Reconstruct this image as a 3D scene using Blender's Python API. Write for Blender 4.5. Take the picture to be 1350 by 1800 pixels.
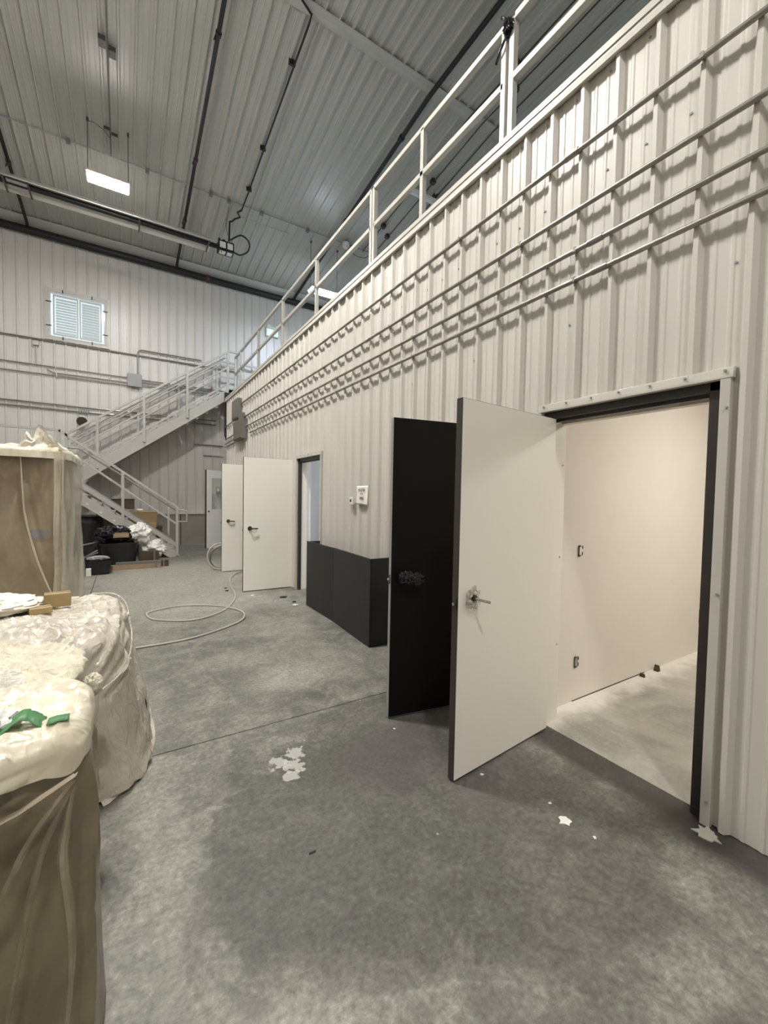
import bpy, math, random
from mathutils import Vector, Matrix, noise
random.seed(7)
C = bpy.context.scene
for o in list(bpy.data.objects): bpy.data.objects.remove(o)

# ------------------------------------------------------------ camera
CZ = 1.52
FPX, YAW, PIT, ROL = 732.21, 0.55627, 0.03767, 0.01828
Fv = Vector((math.sin(YAW)*math.cos(PIT), math.cos(YAW)*math.cos(PIT), -math.sin(PIT)))
Rv = Vector((math.cos(YAW), -math.sin(YAW), 0)); Uv = Rv.cross(Fv)
R2 = Rv*math.cos(ROL) + Uv*math.sin(ROL); U2 = -Rv*math.sin(ROL) + Uv*math.cos(ROL)
cd = bpy.data.cameras.new('camera'); cam = bpy.data.objects.new('camera', cd); C.collection.objects.link(cam)
cd.sensor_fit = 'VERTICAL'; cd.sensor_height = 24.0; cd.sensor_width = 18.0; cd.lens = 24.0*FPX/1800.0
cd.clip_start = 0.02; cd.clip_end = 100
M = Matrix(((R2.x, U2.x, -Fv.x, 0), (R2.y, U2.y, -Fv.y, 0), (R2.z, U2.z, -Fv.z, CZ), (0, 0, 0, 1)))
cam.matrix_world = M
C.camera = cam

# ------------------------------------------------------------ world, exposure, light levels
w = bpy.data.worlds.new('world'); C.world = w; w.use_nodes = True
w.node_tree.nodes['Background'].inputs[0].default_value = (0.55, 0.65, 0.8, 1)
w.node_tree.nodes['Background'].inputs[1].default_value = 0.6
C.view_settings.view_transform = 'Standard'; C.view_settings.look = 'None'
C.view_settings.exposure = 0.37; C.view_settings.gamma = 1.0; C.view_settings.use_curve_mapping = False
try:
    C.cycles.use_denoising = True; C.cycles.max_bounces = 8; C.cycles.diffuse_bounces = 5
    C.cycles.transparent_max_bounces = 12; C.cycles.sample_clamp_indirect = 6.0
except Exception: pass
E_BAY = 222.0      # high bay diffusers
E_MEZZ = 170.0
WARM = (1.0, 0.97, 0.925); COOL = (0.70, 0.83, 1.0)
BAYS = [(-0.24, 9.58, 7.28), (-0.24, 4.15, 7.3), (-0.24, -2.0, 7.3), (-5.2, 9.58, 7.28), (-5.2, 3.9, 7.3), (-5.2, -1.8, 7.3)]
MEZZ = [(4.56, 10.6, 6.95), (7.2, 1.2, 7.3)]

# ------------------------------------------------------------ materials
def newmat(name):
    m = bpy.data.materials.new(name); m.use_nodes = True
    nt = m.node_tree; b = nt.nodes['Principled BSDF']
    return m, nt, b
def N(nt, t, **k):
    n = nt.nodes.new(t)
    for a, v in k.items(): setattr(n, a, v)
    return n
def mathn(nt, op, a, b=None, clamp=False):
    n = N(nt, 'ShaderNodeMath', operation=op); n.use_clamp = clamp
    for i, x in enumerate((a, b)):
        if x is None: continue
        if isinstance(x, (int, float)): n.inputs[i].default_value = x
        else: nt.links.new(x, n.inputs[i])
    return n.outputs[0]
def mixc(nt, fac, a, b, mode='MIX'):
    n = N(nt, 'ShaderNodeMix', data_type='RGBA'); n.blend_type = mode
    for i, x in ((0, fac), (6, a), (7, b)):
        if isinstance(x, (int, float)): n.inputs[i].default_value = x
        elif isinstance(x, tuple): n.inputs[i].default_value = (*x[:3], 1)
        else: nt.links.new(x, n.inputs[i])
    return n.outputs[2]
def noiset(nt, scale, detail=4, rough=0.55, vec=None, dist=0.0):
    n = N(nt, 'ShaderNodeTexNoise'); n.inputs['Scale'].default_value = scale
    n.inputs['Detail'].default_value = detail; n.inputs['Roughness'].default_value = rough
    n.inputs['Distortion'].default_value = dist
    if vec is not None: nt.links.new(vec, n.inputs['Vector'])
    return n.outputs['Fac']
def ramp(nt, fac, a, b):
    n = N(nt, 'ShaderNodeMapRange'); n.clamp = True; n.interpolation_type = 'SMOOTHSTEP'
    n.inputs['From Min'].default_value = a; n.inputs['From Max'].default_value = b
    nt.links.new(fac, n.inputs['Value']); return n.outputs['Result']
def pos(nt): return N(nt, 'ShaderNodeNewGeometry').outputs['Position']
def bump(nt, b, h, strength=0.2, dist=0.01):
    n = N(nt, 'ShaderNodeBump'); n.inputs['Strength'].default_value = strength; n.inputs['Distance'].default_value = dist
    nt.links.new(h, n.inputs['Height']); nt.links.new(n.outputs[0], b.inputs['Normal'])
def simple(name, col, rough=0.5, metal=0.0, var=0.06, scale=6.0, bstr=0.0, bscale=60, coat=0.0):
    m, nt, b = newmat(name); p = pos(nt)
    f = noiset(nt, scale, 4, 0.6, p)
    d = tuple(max(0, c*(1-var*1.6)) for c in col); l = tuple(min(1, c*(1+var)) for c in col)
    nt.links.new(mixc(nt, f, d, l), b.inputs['Base Color'])
    b.inputs['Roughness'].default_value = rough; b.inputs['Metallic'].default_value = metal
    b.inputs['Coat Weight'].default_value = coat
    if bstr: bump(nt, b, noiset(nt, bscale, 3, 0.5, p), bstr, 0.004)
    return m
def emis(name, col, s):
    m, nt, b = newmat(name)
    b.inputs['Base Color'].default_value = (.9, .9, .9, 1)
    b.inputs['Emission Color'].default_value = (*col, 1); b.inputs['Emission Strength'].default_value = s
    return m
def streaky(name, col, rough, streak_axis, var=0.025):
    """painted steel sheet, faint dirt streaks"""
    m, nt, b = newmat(name); p = pos(nt)
    mp = N(nt, 'ShaderNodeMapping'); nt.links.new(p, mp.inputs[0])
    s = [3.0, 3.0, 3.0]; s[streak_axis] = 0.25; mp.inputs['Scale'].default_value = s
    f = noiset(nt, 2.2, 5, 0.6, mp.outputs[0]); g = noiset(nt, 1.3, 3, 0.6, p)
    c = mixc(nt, f, tuple(x*(1-var*2) for x in col), tuple(min(1, x*(1+var)) for x in col))
    c = mixc(nt, mathn(nt, 'MULTIPLY', g, 0.16), c, tuple(x*0.88 for x in col))
    nt.links.new(c, b.inputs['Base Color'])
    nt.links.new(mathn(nt, 'MULTIPLY_ADD', g, 0.12), b.inputs['Roughness'])
    b.inputs['Roughness'].links[0].from_node.inputs[2].default_value = rough-0.05
    bump(nt, b, noiset(nt, 1.6, 2, 0.5, p), 0.06, 0.02)
    return m

MAT = {}
MAT['siding'] = streaky('siding', (.615, .585, .53), .39, 2)
MAT['siding_back'] = streaky('siding_back', (.60, .585, .55), .36, 2)
MAT['liner'] = streaky('liner', (.47, .465, .425), .30, 1)
MAT['trim'] = simple('trim', (.53, .505, .45), .38)
MAT['rail'] = simple('rail', (.44, .43, .40), .45, var=.05)
MAT['rail_mezz'] = simple('rail_mezz', (.45, .435, .39), .45, var=.05)
MAT['galv'] = simple('galv', (.50, .49, .47), .34, .75, .10, 30)
MAT['conduit'] = simple('conduit', (.34, .32, .285), .34, .8, .08, 20)
MAT['alu'] = simple('alu', (.60, .59, .55), .42, .35, .05, 10)
MAT['black_pipe'] = simple('black_pipe', (.010, .009, .009), .5)
MAT['red_brown'] = simple('red_brown', (.09, .03, .025), .5)
MAT['black_frame'] = simple('black_frame', (.030, .026, .022), .45)
MAT['door_white'] = simple('door_white', (.84, .805, .725), .42, var=.03, scale=1.2)
MAT['door_bright'] = simple('door_bright', (.88, .875, .85), .42, var=.015)
MAT['door_dark'] = simple('door_dark', (.0045, .003, .0025), .55, var=.15, scale=1.0)
MAT['door_dark'].node_tree.nodes['Principled BSDF'].inputs['Specular IOR Level'].default_value = .18
MAT['door_edge'] = simple('door_edge', (.045, .038, .032), .5)
MAT['guard_black'] = simple('guard_black', (.018, .0175, .0165), .55, var=.22, scale=3.5, bstr=.1)
MAT['chrome'] = simple('chrome', (.62, .60, .56), .16, 1.0)
MAT['dark_metal'] = simple('dark_metal', (.10, .085, .07), .3, .8)
MAT['grey_box'] = simple('grey_box', (.30, .31, .30), .5)
MAT['enclosure'] = simple('enclosure', (.17, .165, .15), .55)
MAT['drywall'] = simple('drywall', (.74, .69, .62), .8, var=.04, scale=1.5)
MAT['drywall_cool'] = simple('drywall_cool', (.60, .615, .64), .8, var=.04, scale=1.5)
MAT['drywall_grey'] = simple('drywall_grey', (.42, .43, .45), .8, var=.06)
MAT['white_plastic'] = simple('white_plastic', (.82, .80, .75), .4)
MAT['paper'] = simple('paper', (.84, .80, .73), .8, var=.02)
MAT['ink'] = simple('ink', (.03, .028, .025), .7)
MAT['exit_green'] = emis('exit_green', (.02, .42, .20), .9)
MAT['exit_white'] = emis('exit_white', (.9, 1.0, .95), .8)
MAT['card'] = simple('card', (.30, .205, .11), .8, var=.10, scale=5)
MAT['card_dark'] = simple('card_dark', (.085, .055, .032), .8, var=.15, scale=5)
MAT['card_gold'] = simple('card_gold', (.42, .31, .15), .75, var=.08, scale=14)
MAT['wood'] = simple('wood', (.36, .26, .16), .7, var=.2, scale=8)
MAT['black_plastic'] = simple('black_plastic', (.010, .010, .011), .42)
MAT['shade_mass'] = simple('shade_mass', (.006, .006, .007), .7)  # near-black colour for the painted shade under the stair landing
MAT['bag_black'] = simple('bag_black', (.010, .010, .012), .22, bstr=.5, bscale=25)
MAT['green_tape'] = simple('green_tape', (.075, .24, .085), .5, var=.18, scale=30, bstr=.3)
MAT['hose'] = simple('hose', (.50, .47, .40), .45)
MAT['hose_dark'] = simple('hose_dark', (.10, .10, .09), .45)
MAT['concrete_wall'] = simple('concrete_wall', (.27, .245, .205), .85, var=.16, scale=2.2, bstr=.3)
MAT['frame_grey'] = simple('frame_grey', (.50, .51, .50), .45, var=.02)
MAT['rubber'] = simple('rubber', (.02, .02, .02), .7)
MAT['chip'] = simple('chip', (.80, .78, .72), .7)
MAT['scrap'] = simple('scrap', (.50, .49, .43), .6)
MAT['label_purple'] = simple('label_purple', (.16, .13, .20), .7)
MAT['bay'] = emis('bay', WARM, E_BAY*.9); MAT['bay_near'] = emis('bay_near', WARM, E_BAY*2.7); MAT['bay_rear'] = emis('bay_rear', WARM, E_BAY*1.42); MAT['bay_dim'] = emis('bay_dim', WARM, E_BAY*.27)
MAT['bay_mezz_far'] = emis('bay_mezz_far', COOL, E_MEZZ*.45); MAT['bay_mezz'] = emis('bay_mezz', COOL, E_MEZZ)
MAT['unlit'] = simple('unlit', (.80, .84, .88), .4)

def plastic(name, col, dark, rough=.26, alpha=1.0, transm=0.0, bscale=9.0, bstr=.55, av=.38, fs=3.2):
    """milky poly sheeting: crinkled, glossy, cloudy; alpha < 1 shows what it wraps"""
    m, nt, b = newmat(name); p = pos(nt)
    f = noiset(nt, fs, 3, .5, p, .5); g = noiset(nt, 11, 4, .6, p, .6)
    c = mixc(nt, ramp(nt, f, .32, .68), dark, col)
    c = mixc(nt, mathn(nt, 'MULTIPLY', ramp(nt, g, .55, .8), .35), c, tuple(min(1, x*1.22) for x in col))
    nt.links.new(c, b.inputs['Base Color']); b.inputs['Roughness'].default_value = rough
    b.inputs['Coat Weight'].default_value = .25; b.inputs['Coat Roughness'].default_value = .12
    mp = N(nt, 'ShaderNodeMapping'); nt.links.new(p, mp.inputs[0]); mp.inputs['Scale'].default_value = (1, 1, .5)
    r1 = noiset(nt, bscale, 3, .5, mp.outputs[0], 1.8)
    ridge = mathn(nt, 'ABSOLUTE', mathn(nt, 'SUBTRACT', r1, .5))
    ridge = ramp(nt, ridge, 0.0, .07)
    h = mathn(nt, 'ADD', mathn(nt, 'MULTIPLY', ridge, -.5), noiset(nt, bscale*4, 3, .5, p))
    bump(nt, b, h, bstr, .012)
    if alpha < 1:
        a = mathn(nt, 'MULTIPLY_ADD', ramp(nt, f, .3, .75), av)
        a.node.inputs[2].default_value = alpha - av*.4
        edge = mathn(nt, 'ADD', a, mathn(nt, 'MULTIPLY', mathn(nt, 'SUBTRACT', 1.0, ridge), .25*av/.38), True)
        nt.links.new(edge, b.inputs['Alpha'])
    return m
MAT['wrap_a'] = plastic('wrap_a', (.78, .715, .565), (.68, .61, .46), .36, bscale=5, bstr=.3)
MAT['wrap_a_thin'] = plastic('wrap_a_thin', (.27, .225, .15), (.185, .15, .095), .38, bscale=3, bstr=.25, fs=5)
MAT['fleece'] = simple('fleece', (.80, .76, .68), .9, var=.05, scale=10, bstr=.8, bscale=30)
MAT['wrap_b'] = simple('wrap_b', (.76, .70, .55), .85, var=.10, scale=14)
_nt = MAT['wrap_b'].node_tree; _p = pos(_nt); _r = mathn(_nt, 'ABSOLUTE', mathn(_nt, 'SUBTRACT', noiset(_nt, 15, 4, .6, _p, 1.5), .5))
bump(_nt, _nt.nodes['Principled BSDF'], ramp(_nt, _r, 0, .12), .5, .008)
MAT['wrap_c'] = plastic('wrap_c', (.68, .63, .53), (.54, .485, .40), .24, bscale=6, bstr=.5)
MAT['wrap_d'] = plastic('wrap_d', (.60, .54, .42), (.52, .46, .35), .30, alpha=.26, bscale=3, bstr=.25, av=.14, fs=1.4)
MAT['wrap_d_milky'] = plastic('wrap_d_milky', (.80, .73, .59), (.72, .655, .53), .30, alpha=.52, bscale=3, bstr=.2, av=.07, fs=1.5)
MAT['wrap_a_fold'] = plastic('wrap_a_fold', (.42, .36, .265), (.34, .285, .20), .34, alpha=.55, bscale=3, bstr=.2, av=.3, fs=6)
MAT['wrap_tuft'] = plastic('wrap_tuft', (.82, .77, .64), (.70, .64, .52), .30, alpha=.75, bscale=8, bstr=.4, av=.2)
MAT['wrap_clear'] = plastic('wrap_clear', (.82, .79, .70), (.68, .64, .55), .14, alpha=.55, bscale=14, bstr=.8)
MAT['bag_white'] = simple('bag_white', (.80, .79, .75), .7, var=.05, bstr=.5, bscale=12)

def glassmat():
    m, nt, b = newmat('window_glass')
    b.inputs['Base Color'].default_value = (.8, .85, .85, 1); b.inputs['Roughness'].default_value = .05
    b.inputs['Alpha'].default_value = .12; b.inputs['Specular IOR Level'].default_value = .2; return m
MAT['glass'] = glassmat()
def sheetmat():
    m, nt, b = newmat('clear_film')
    b.inputs['Base Color'].default_value = (.85, .86, .84, 1); b.inputs['Roughness'].default_value = .12
    b.inputs['Alpha'].default_value = .25; return m
MAT['film'] = sheetmat()

def concrete():
    m, nt, b = newmat('slab_concrete'); p = pos(nt)
    n1 = noiset(nt, .9, 6, .62, p, .8); n2 = noiset(nt, 4.5, 6, .7, p, .5); n3 = noiset(nt, 38, 4, .7, p)
    c = mixc(nt, ramp(nt, n1, .35, .66), (.098, .098, .086), (.160, .156, .138))
    c = mixc(nt, mathn(nt, 'MULTIPLY', ramp(nt, n2, .40, .66), .55), c, (.28, .27, .238))
    wob = noiset(nt, 1.7, 5, .65, p); wob2 = noiset(nt, 3.2, 7, .72, p, .6)
    def spot(x, y, rx, ry, soft=.25, wobble=.9, rot=0.0, wn=None):
        v = N(nt, 'ShaderNodeVectorMath', operation='SUBTRACT'); nt.links.new(p, v.inputs[0]); v.inputs[1].default_value = (x, y, 0)
        r = N(nt, 'ShaderNodeMapping'); r.vector_type = 'TEXTURE'; nt.links.new(v.outputs[0], r.inputs[0])
        r.inputs['Rotation'].default_value = (0, 0, rot); r.inputs['Scale'].default_value = (rx, ry, 1e3)
        l = N(nt, 'ShaderNodeVectorMath', operation='LENGTH'); nt.links.new(r.outputs[0], l.inputs[0])
        d = mathn(nt, 'ADD', l.outputs['Value'], mathn(nt, 'MULTIPLY', mathn(nt, 'SUBTRACT', wn or wob, .5), wobble))
        n = N(nt, 'ShaderNodeMapRange'); n.clamp = True; n.interpolation_type = 'SMOOTHSTEP'
        n.inputs['From Min'].default_value = 1+soft; n.inputs['From Max'].default_value = 1-soft
        nt.links.new(d, n.inputs['Value']); return n.outputs['Result']
    # older, darker stained areas
    for (x, y, rx, ry, rot, a) in ((1.00, 1.70, .82, .66, .35, .72), (1.45, 2.25, .75, .42, .2, .60), (1.6, 1.1, .55, .45, .3, .45), (.62, 1.45, .36, .30, 0, .30),
                                   (1.15, 2.95, .75, .16, -.1, .25), (.85, 3.55, .16, .30, .5, .25), (1.5, 1.0, .5, .35, .4, .25)):
        c = mixc(nt, mathn(nt, 'MULTIPLY', spot(x, y, rx, ry, .10, 1.6, rot, wob2), a), c, (.075, .074, .065))
    # lighter worn areas; the broad far ones paint in reflected light
    for (x, y, rx, ry, rot, a) in ((.35, .98, .30, .25, 0, .35), (.12, 2.1, .10, .7, .1, .30), (1.2, 3.3, .38, .24, .1, .40), (.85, 3.9, .3, .18, 0, .25),
                                   (.6, 6.6, 1.3, 1.1, 0, .60), (.9, 8.6, 1.6, 1.4, 0, .80), (1.5, 4.6, .3, .5, .3, .25)):
        c = mixc(nt, mathn(nt, 'MULTIPLY', spot(x, y, rx, ry, .5, 1.1, rot), a), c, (.33, .32, .28))
    def lin(c, f, k, gain):   # lighten or darken by a factor
        return mixc(nt, mathn(nt, 'MULTIPLY', f, k), c, mixc(nt, 1.0, c, (gain, gain, gain*.97), 'MULTIPLY'))
    c = lin(c, ramp(nt, n3, .48, .72), .75, 1.5); c = lin(c, ramp(nt, n3, .52, .30), .75, .60)
    for (rz, sc_, st_) in ((.6, 9, 6), (-.9, 12, 7), (1.9, 7, 9)):
        mp = N(nt, 'ShaderNodeMapping'); nt.links.new(p, mp.inputs[0]); mp.inputs['Rotation'].default_value = (0, 0, rz); mp.inputs['Scale'].default_value = (1, st_, 1)
        c = lin(c, ramp(nt, noiset(nt, sc_, 5, .8, mp.outputs[0], 2.5), .57, .72), .55, 1.75)
    c = lin(c, ramp(nt, noiset(nt, 7, 6, .75, p, 1.5), .38, .62), .8, 1.35)
    # sprayed black edge along the wall foot and door, and the purple overspray
    for (x, y, rx, ry, rot, a) in ((2.33, 1.30, .13, .62, .05, .80), (2.35, .62, .20, .42, .1, .85), (2.45, .2, .30, .3, .1, .5), (2.2, .95, .12, .2, 0, .4)):
        c = mixc(nt, mathn(nt, 'MULTIPLY', spot(x, y, rx, ry, .35, .5, rot), a), c, (.040, .034, .032))
    for (x, y, rx, ry, rot, a) in ((1.30, 1.95, .30, .25, 0, .25), (1.75, 1.55, .30, .16, .2, .45), (1.55, 2.1, .35, .12, 0, .45)):
        c = mixc(nt, mathn(nt, 'MULTIPLY', spot(x, y, rx, ry, .5, .8, rot), a), c, (.105, .085, .092))
    # mortar splash
    fine = noiset(nt, 26, 2, .5, p)
    for (x, y, r) in ((.80, 2.20, .055), (.84, 2.30, .05), (.74, 2.26, .05), (.76, 2.12, .04)):
        c = mixc(nt, mathn(nt, 'MULTIPLY', spot(x, y, r, r, .15, 3.2, 0, fine), .75), c, (.50, .49, .45))
    # paint specks
    vo = N(nt, 'ShaderNodeTexVoronoi'); vo.inputs['Scale'].default_value = 7.0; nt.links.new(p, vo.inputs['Vector'])
    sp = ramp(nt, vo.outputs['Distance'], .055, .03)
    wn = N(nt, 'ShaderNodeTexWhiteNoise'); nt.links.new(vo.outputs['Position'], wn.inputs['Vector'])
    sp = mathn(nt, 'MULTIPLY', sp, ramp(nt, wn.outputs['Value'], .72, .75))
    c = mixc(nt, mathn(nt, 'MULTIPLY', sp, .7), c, (.62, .60, .55))
    c = mixc(nt, mathn(nt, 'MULTIPLY', ramp(nt, noiset(nt, 14, 6, .75, p, .4), .42, .62), .35), mixc(nt, 1.0, c, (.62, .62, .62), 'MULTIPLY'), c) if False else c
    nt.links.new(c, b.inputs['Base Color'])
    rr = mathn(nt, 'MULTIPLY_ADD', n2, .30); rr.node.inputs[2].default_value = .36
    nt.links.new(rr, b.inputs['Roughness'])
    bump(nt, b, mathn(nt, 'ADD', n3, mathn(nt, 'MULTIPLY', n2, 1.5)), .18, .004)
    return m
MAT['slab'] = concrete()
def room_floor():
    m, nt, b = newmat('dusty_slab'); p = pos(nt)
    n1 = noiset(nt, 1.6, 5, .65, p, .8); n3 = noiset(nt, 30, 4, .7, p); n4 = noiset(nt, 6, 4, .6, p)
    c = mixc(nt, ramp(nt, n1, .3, .7), (.30, .29, .255), (.48, .46, .40))
    c = mixc(nt, mathn(nt, 'MULTIPLY', ramp(nt, n3, .48, .72), .40), c, (.52, .49, .43))
    sx = N(nt, 'ShaderNodeSeparateXYZ'); nt.links.new(p, sx.inputs[0])
    d = mathn(nt, 'SUBTRACT', 1.86, sx.outputs[1]); d = mathn(nt, 'ADD', d, mathn(nt, 'MULTIPLY', mathn(nt, 'SUBTRACT', n4, .5), .35))
    c = mixc(nt, mathn(nt, 'MULTIPLY', ramp(nt, d, .26, .02), .95), c, (.82, .78, .70))   # drywall dust swept to the wall
    d2 = mathn(nt, 'SUBTRACT', sx.outputs[1], .84); d2 = mathn(nt, 'ADD', d2, mathn(nt, 'MULTIPLY', mathn(nt, 'SUBTRACT', n4, .5), .3))
    c = mixc(nt, mathn(nt, 'MULTIPLY', ramp(nt, d2, .12, -.03), .8), c, (.74, .69, .60))
    nt.links.new(c, b.inputs['Base Color']); b.inputs['Roughness'].default_value = .8
    return m
MAT['dusty'] = room_floor()

# ------------------------------------------------------------ helpers
class MB:
    def __init__(s): s.v = []; s.f = []
    def quad(s, *p):
        i = len(s.v); s.v += [tuple(q) for q in p]; s.f.append(tuple(range(i, i+len(p)))); return s
    def box(s, x0, x1, y0, y1, z0, z1):
        i = len(s.v)
        s.v += [(x, y, z) for z in (z0, z1) for y in (y0, y1) for x in (x0, x1)]
        s.f += [tuple(i+k for k in q) for q in ((0, 2, 3, 1), (4, 5, 7, 6), (0, 1, 5, 4), (2, 6, 7, 3), (0, 4, 6, 2), (1, 3, 7, 5))]
        return s
    def bar(s, a, b, w, h, up=(0, 0, 1)):
        """rectangular bar from a to b, w sideways, h along up"""
        a = Vector(a); b = Vector(b); d = (b-a).normalized(); u = Vector(up)
        sd = d.cross(u)
        if sd.length < 1e-4: u = Vector((0, 1, 0)); sd = d.cross(u)
        sd.normalize(); u = sd.cross(d).normalized(); i = len(s.v)
        for P in (a, b):
            for (p, q) in ((-1, -1), (1, -1), (1, 1), (-1, 1)): s.v.append(tuple(P+sd*(p*w/2)+u*(q*h/2)))
        s.f += [tuple(i+k for k in q) for q in ((0, 3, 2, 1), (4, 5, 6, 7), (0, 1, 5, 4), (1, 2, 6, 5), (2, 3, 7, 6), (3, 0, 4, 7))]
        return s
    def tube(s, pts, r, seg=10, cap=True, radii=None):
        pts = [Vector(p) for p in pts]; n = len(pts); i0 = len(s.v); ref = None
        for k, p in enumerate(pts):
            t = (pts[min(k+1, n-1)]-pts[max(k-1, 0)])
            if t.length < 1e-7: t = Vector((0, 0, 1))
            t.normalize()
            if ref is None:
                ref = Vector((0, 0, 1)) if abs(t.z) < .9 else Vector((1, 0, 0))
            a = (ref - t*ref.dot(t))
            if a.length < 1e-4: a = t.orthogonal()
            a.normalize(); ref = a; bb = t.cross(a); rr = radii[k] if radii else r
            for j in range(seg):
                th = 2*math.pi*j/seg; s.v.append(tuple(p+a*(rr*math.cos(th))+bb*(rr*math.sin(th))))
        for k in range(n-1):
            for j in range(seg):
                a = i0+k*seg+j; b = i0+k*seg+(j+1) % seg
                s.f.append((a, b, b+seg, a+seg))
        if cap:
            s.f.append(tuple(i0+j for j in reversed(range(seg)))); s.f.append(tuple(i0+(n-1)*seg+j for j in range(seg)))
        return s
    def cyl(s, a, b, r, seg=16): return s.tube([a, b], r, seg)
    def prism(s, poly, axis, a0, a1):
        """polygon (list of 2-tuples in the other two axes, in order) extruded along axis"""
        def P(q, a):
            return {'x': (a, q[0], q[1]), 'y': (q[0], a, q[1]), 'z': (q[0], q[1], a)}[axis]
        i = len(s.v); n = len(poly)
        s.v += [P(q, a0) for q in poly] + [P(q, a1) for q in poly]
        s.f.append(tuple(i+k for k in range(n))); s.f.append(tuple(i+n+k for k in reversed(range(n))))
        for k in range(n):
            j = (k+1) % n; s.f.append((i+k, i+n+k, i+n+j, i+j))
        return s
    def build(s, name, mat, parent=None, smooth=False, bevel=0, fix=True):
        me = bpy.data.meshes.new(name); me.from_pydata(s.v, [], s.f); me.update()
        if fix and len(s.f) < 60000:
            import bmesh
            bm = bmesh.new(); bm.from_mesh(me); bmesh.ops.recalc_face_normals(bm, faces=bm.faces); bm.to_mesh(me); bm.free()
        if smooth:
            me.polygons.foreach_set('use_smooth', [True]*len(me.polygons))
            try: me.set_sharp_from_angle(angle=math.radians(38))
            except Exception: pass
        me.materials.append(MAT[mat] if isinstance(mat, str) else mat)
        o = bpy.data.objects.new(name, me); C.collection.objects.link(o)
        if parent is not None: o.parent = parent; o.matrix_parent_inverse = Matrix.Translation(-parent_loc(parent))
        if bevel:
            md = o.modifiers.new('bevel', 'BEVEL'); md.width = bevel; md.segments = 2; md.limit_method = 'ANGLE'
        return o
def parent_loc(p):
    l = Vector(p.location)
    while p.parent is not None and p.parent.type == 'EMPTY':
        break
    return l if p.type == 'EMPTY' else Vector((0, 0, 0))
def tag(o, label, cat, group=None, kind=None):
    o['label'] = label; o['category'] = cat
    if group: o['group'] = group
    if kind: o['kind'] = kind
    return o
def thing(name, label, cat, loc=(0, 0, 0), group=None, kind=None):
    o = bpy.data.objects.new(name, None); C.collection.objects.link(o); o.location = loc
    o.empty_display_size = .1
    return tag(o, label, cat, group, kind)
def dup(root, off, label):
    r = root.copy(); C.collection.objects.link(r); r.location = Vector(root.location)+Vector(off); r['label'] = label
    for ch in list(root.children):
        c = ch.copy(); C.collection.objects.link(c); c.parent = r
        for g in ch.children:
            d = g.copy(); C.collection.objects.link(d); d.parent = c
    return r
def arc(c, r, a0, a1, n, ax1, ax2):
    c = Vector(c); ax1 = Vector(ax1); ax2 = Vector(ax2)
    return [tuple(c+ax1*(r*math.cos(a0+(a1-a0)*k/n))+ax2*(r*math.sin(a0+(a1-a0)*k/n))) for k in range(n+1)]
def smooth_path(pts, sub=8):
    P = [Vector(p) for p in pts]; out = []
    for i in range(len(P)-1):
        p0 = P[max(i-1, 0)]; p1 = P[i]; p2 = P[i+1]; p3 = P[min(i+2, len(P)-1)]
        for k in range(sub):
            t = k/sub
            out.append(.5*((2*p1)+(-p0+p2)*t+(2*p0-5*p1+4*p2-p3)*t*t+(-p0+3*p1-3*p2+p3)*t**3))
    out.append(P[-1]); return out
def text_obj(name, body, size, loc, rot, mat, parent, align='CENTER', ext=.0004, parent_off=None):
    cu = bpy.data.curves.new(name, 'FONT'); cu.body = body; cu.size = size; cu.align_x = align; cu.align_y = 'CENTER'; cu.extrude = ext; cu.offset = size*.018
    tmp = bpy.data.objects.new('tmp', cu); C.collection.objects.link(tmp)
    me = bpy.data.meshes.new_from_object(tmp.evaluated_get(bpy.context.evaluated_depsgraph_get())); bpy.data.objects.remove(tmp)
    me.materials.clear(); me.materials.append(MAT[mat]); o = bpy.data.objects.new(name, me); C.collection.objects.link(o)
    o.location = loc; o.rotation_euler = rot
    if parent is not None: o.parent = parent; o.matrix_parent_inverse = Matrix.Translation(-parent_loc(parent))
    return o

# ------------------------------------------------------------ ribbed sheet
def ribbed_profile(u0, u1, first, pitch, hmaj=.030, wb=.026, wt=.010, hmin=.004):
    pts = []
    k0 = math.floor((u0-first)/pitch)-1; k1 = math.ceil((u1-first)/pitch)+1
    for k in range(k0, k1+1):
        c = first+k*pitch
        pts += [(c-wb, 0), (c-wt, hmaj), (c+wt, hmaj), (c+wb, 0)]
        for f in (1/3, 2/3):
            m = c+f*pitch; pts += [(m-.012, 0), (m-.005, hmin), (m+.005, hmin), (m+.012, 0)]
    def at(u):
        for (a, b) in zip(pts, pts[1:]):
            if a[0] <= u <= b[0]: return a[1]+(b[1]-a[1])*(u-a[0])/max(1e-9, b[0]-a[0])
        return 0
    return [(u0, at(u0))]+[q for q in pts if u0+1e-5 < q[0] < u1-1e-5]+[(u1, at(u1))]
def ribbed_panels(parent, ranges, first, pitch, v0, v1, holes, P, mat, name='panel', hmaj=.03, hmin=.004):
    """ranges: panel (u0,u1) list; holes: (u0,u1,v0,v1); P(u,v,h) maps to 3-D"""
    for (a, b) in ranges:
        cuts = sorted({a, b} | {x for h in holes for x in (h[0], h[1]) if a < x < b})
        mb = MB()
        for (c, d) in zip(cuts, cuts[1:]):
            mid = (c+d)/2; segs = [(v0, v1)]
            for h in holes:
                if h[0] < mid < h[1]:
                    ns = []
                    for (s, e) in segs:
                        if h[2] > s: ns.append((s, min(e, h[2])))
                        if h[3] < e: ns.append((max(s, h[3]), e))
                    segs = ns
            pr = ribbed_profile(c, d, first, pitch, hmaj, hmin=hmin)
            for (s, e) in segs:
                if e-s < .005: continue
                for (p, q) in zip(pr, pr[1:]):
                    mb.quad(P(p[0], s, p[1]), P(q[0], s, q[1]), P(q[0], e, q[1]), P(p[0], e, p[1]))
        if mb.f: mb.build(name, mat, parent, fix=False)
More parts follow.
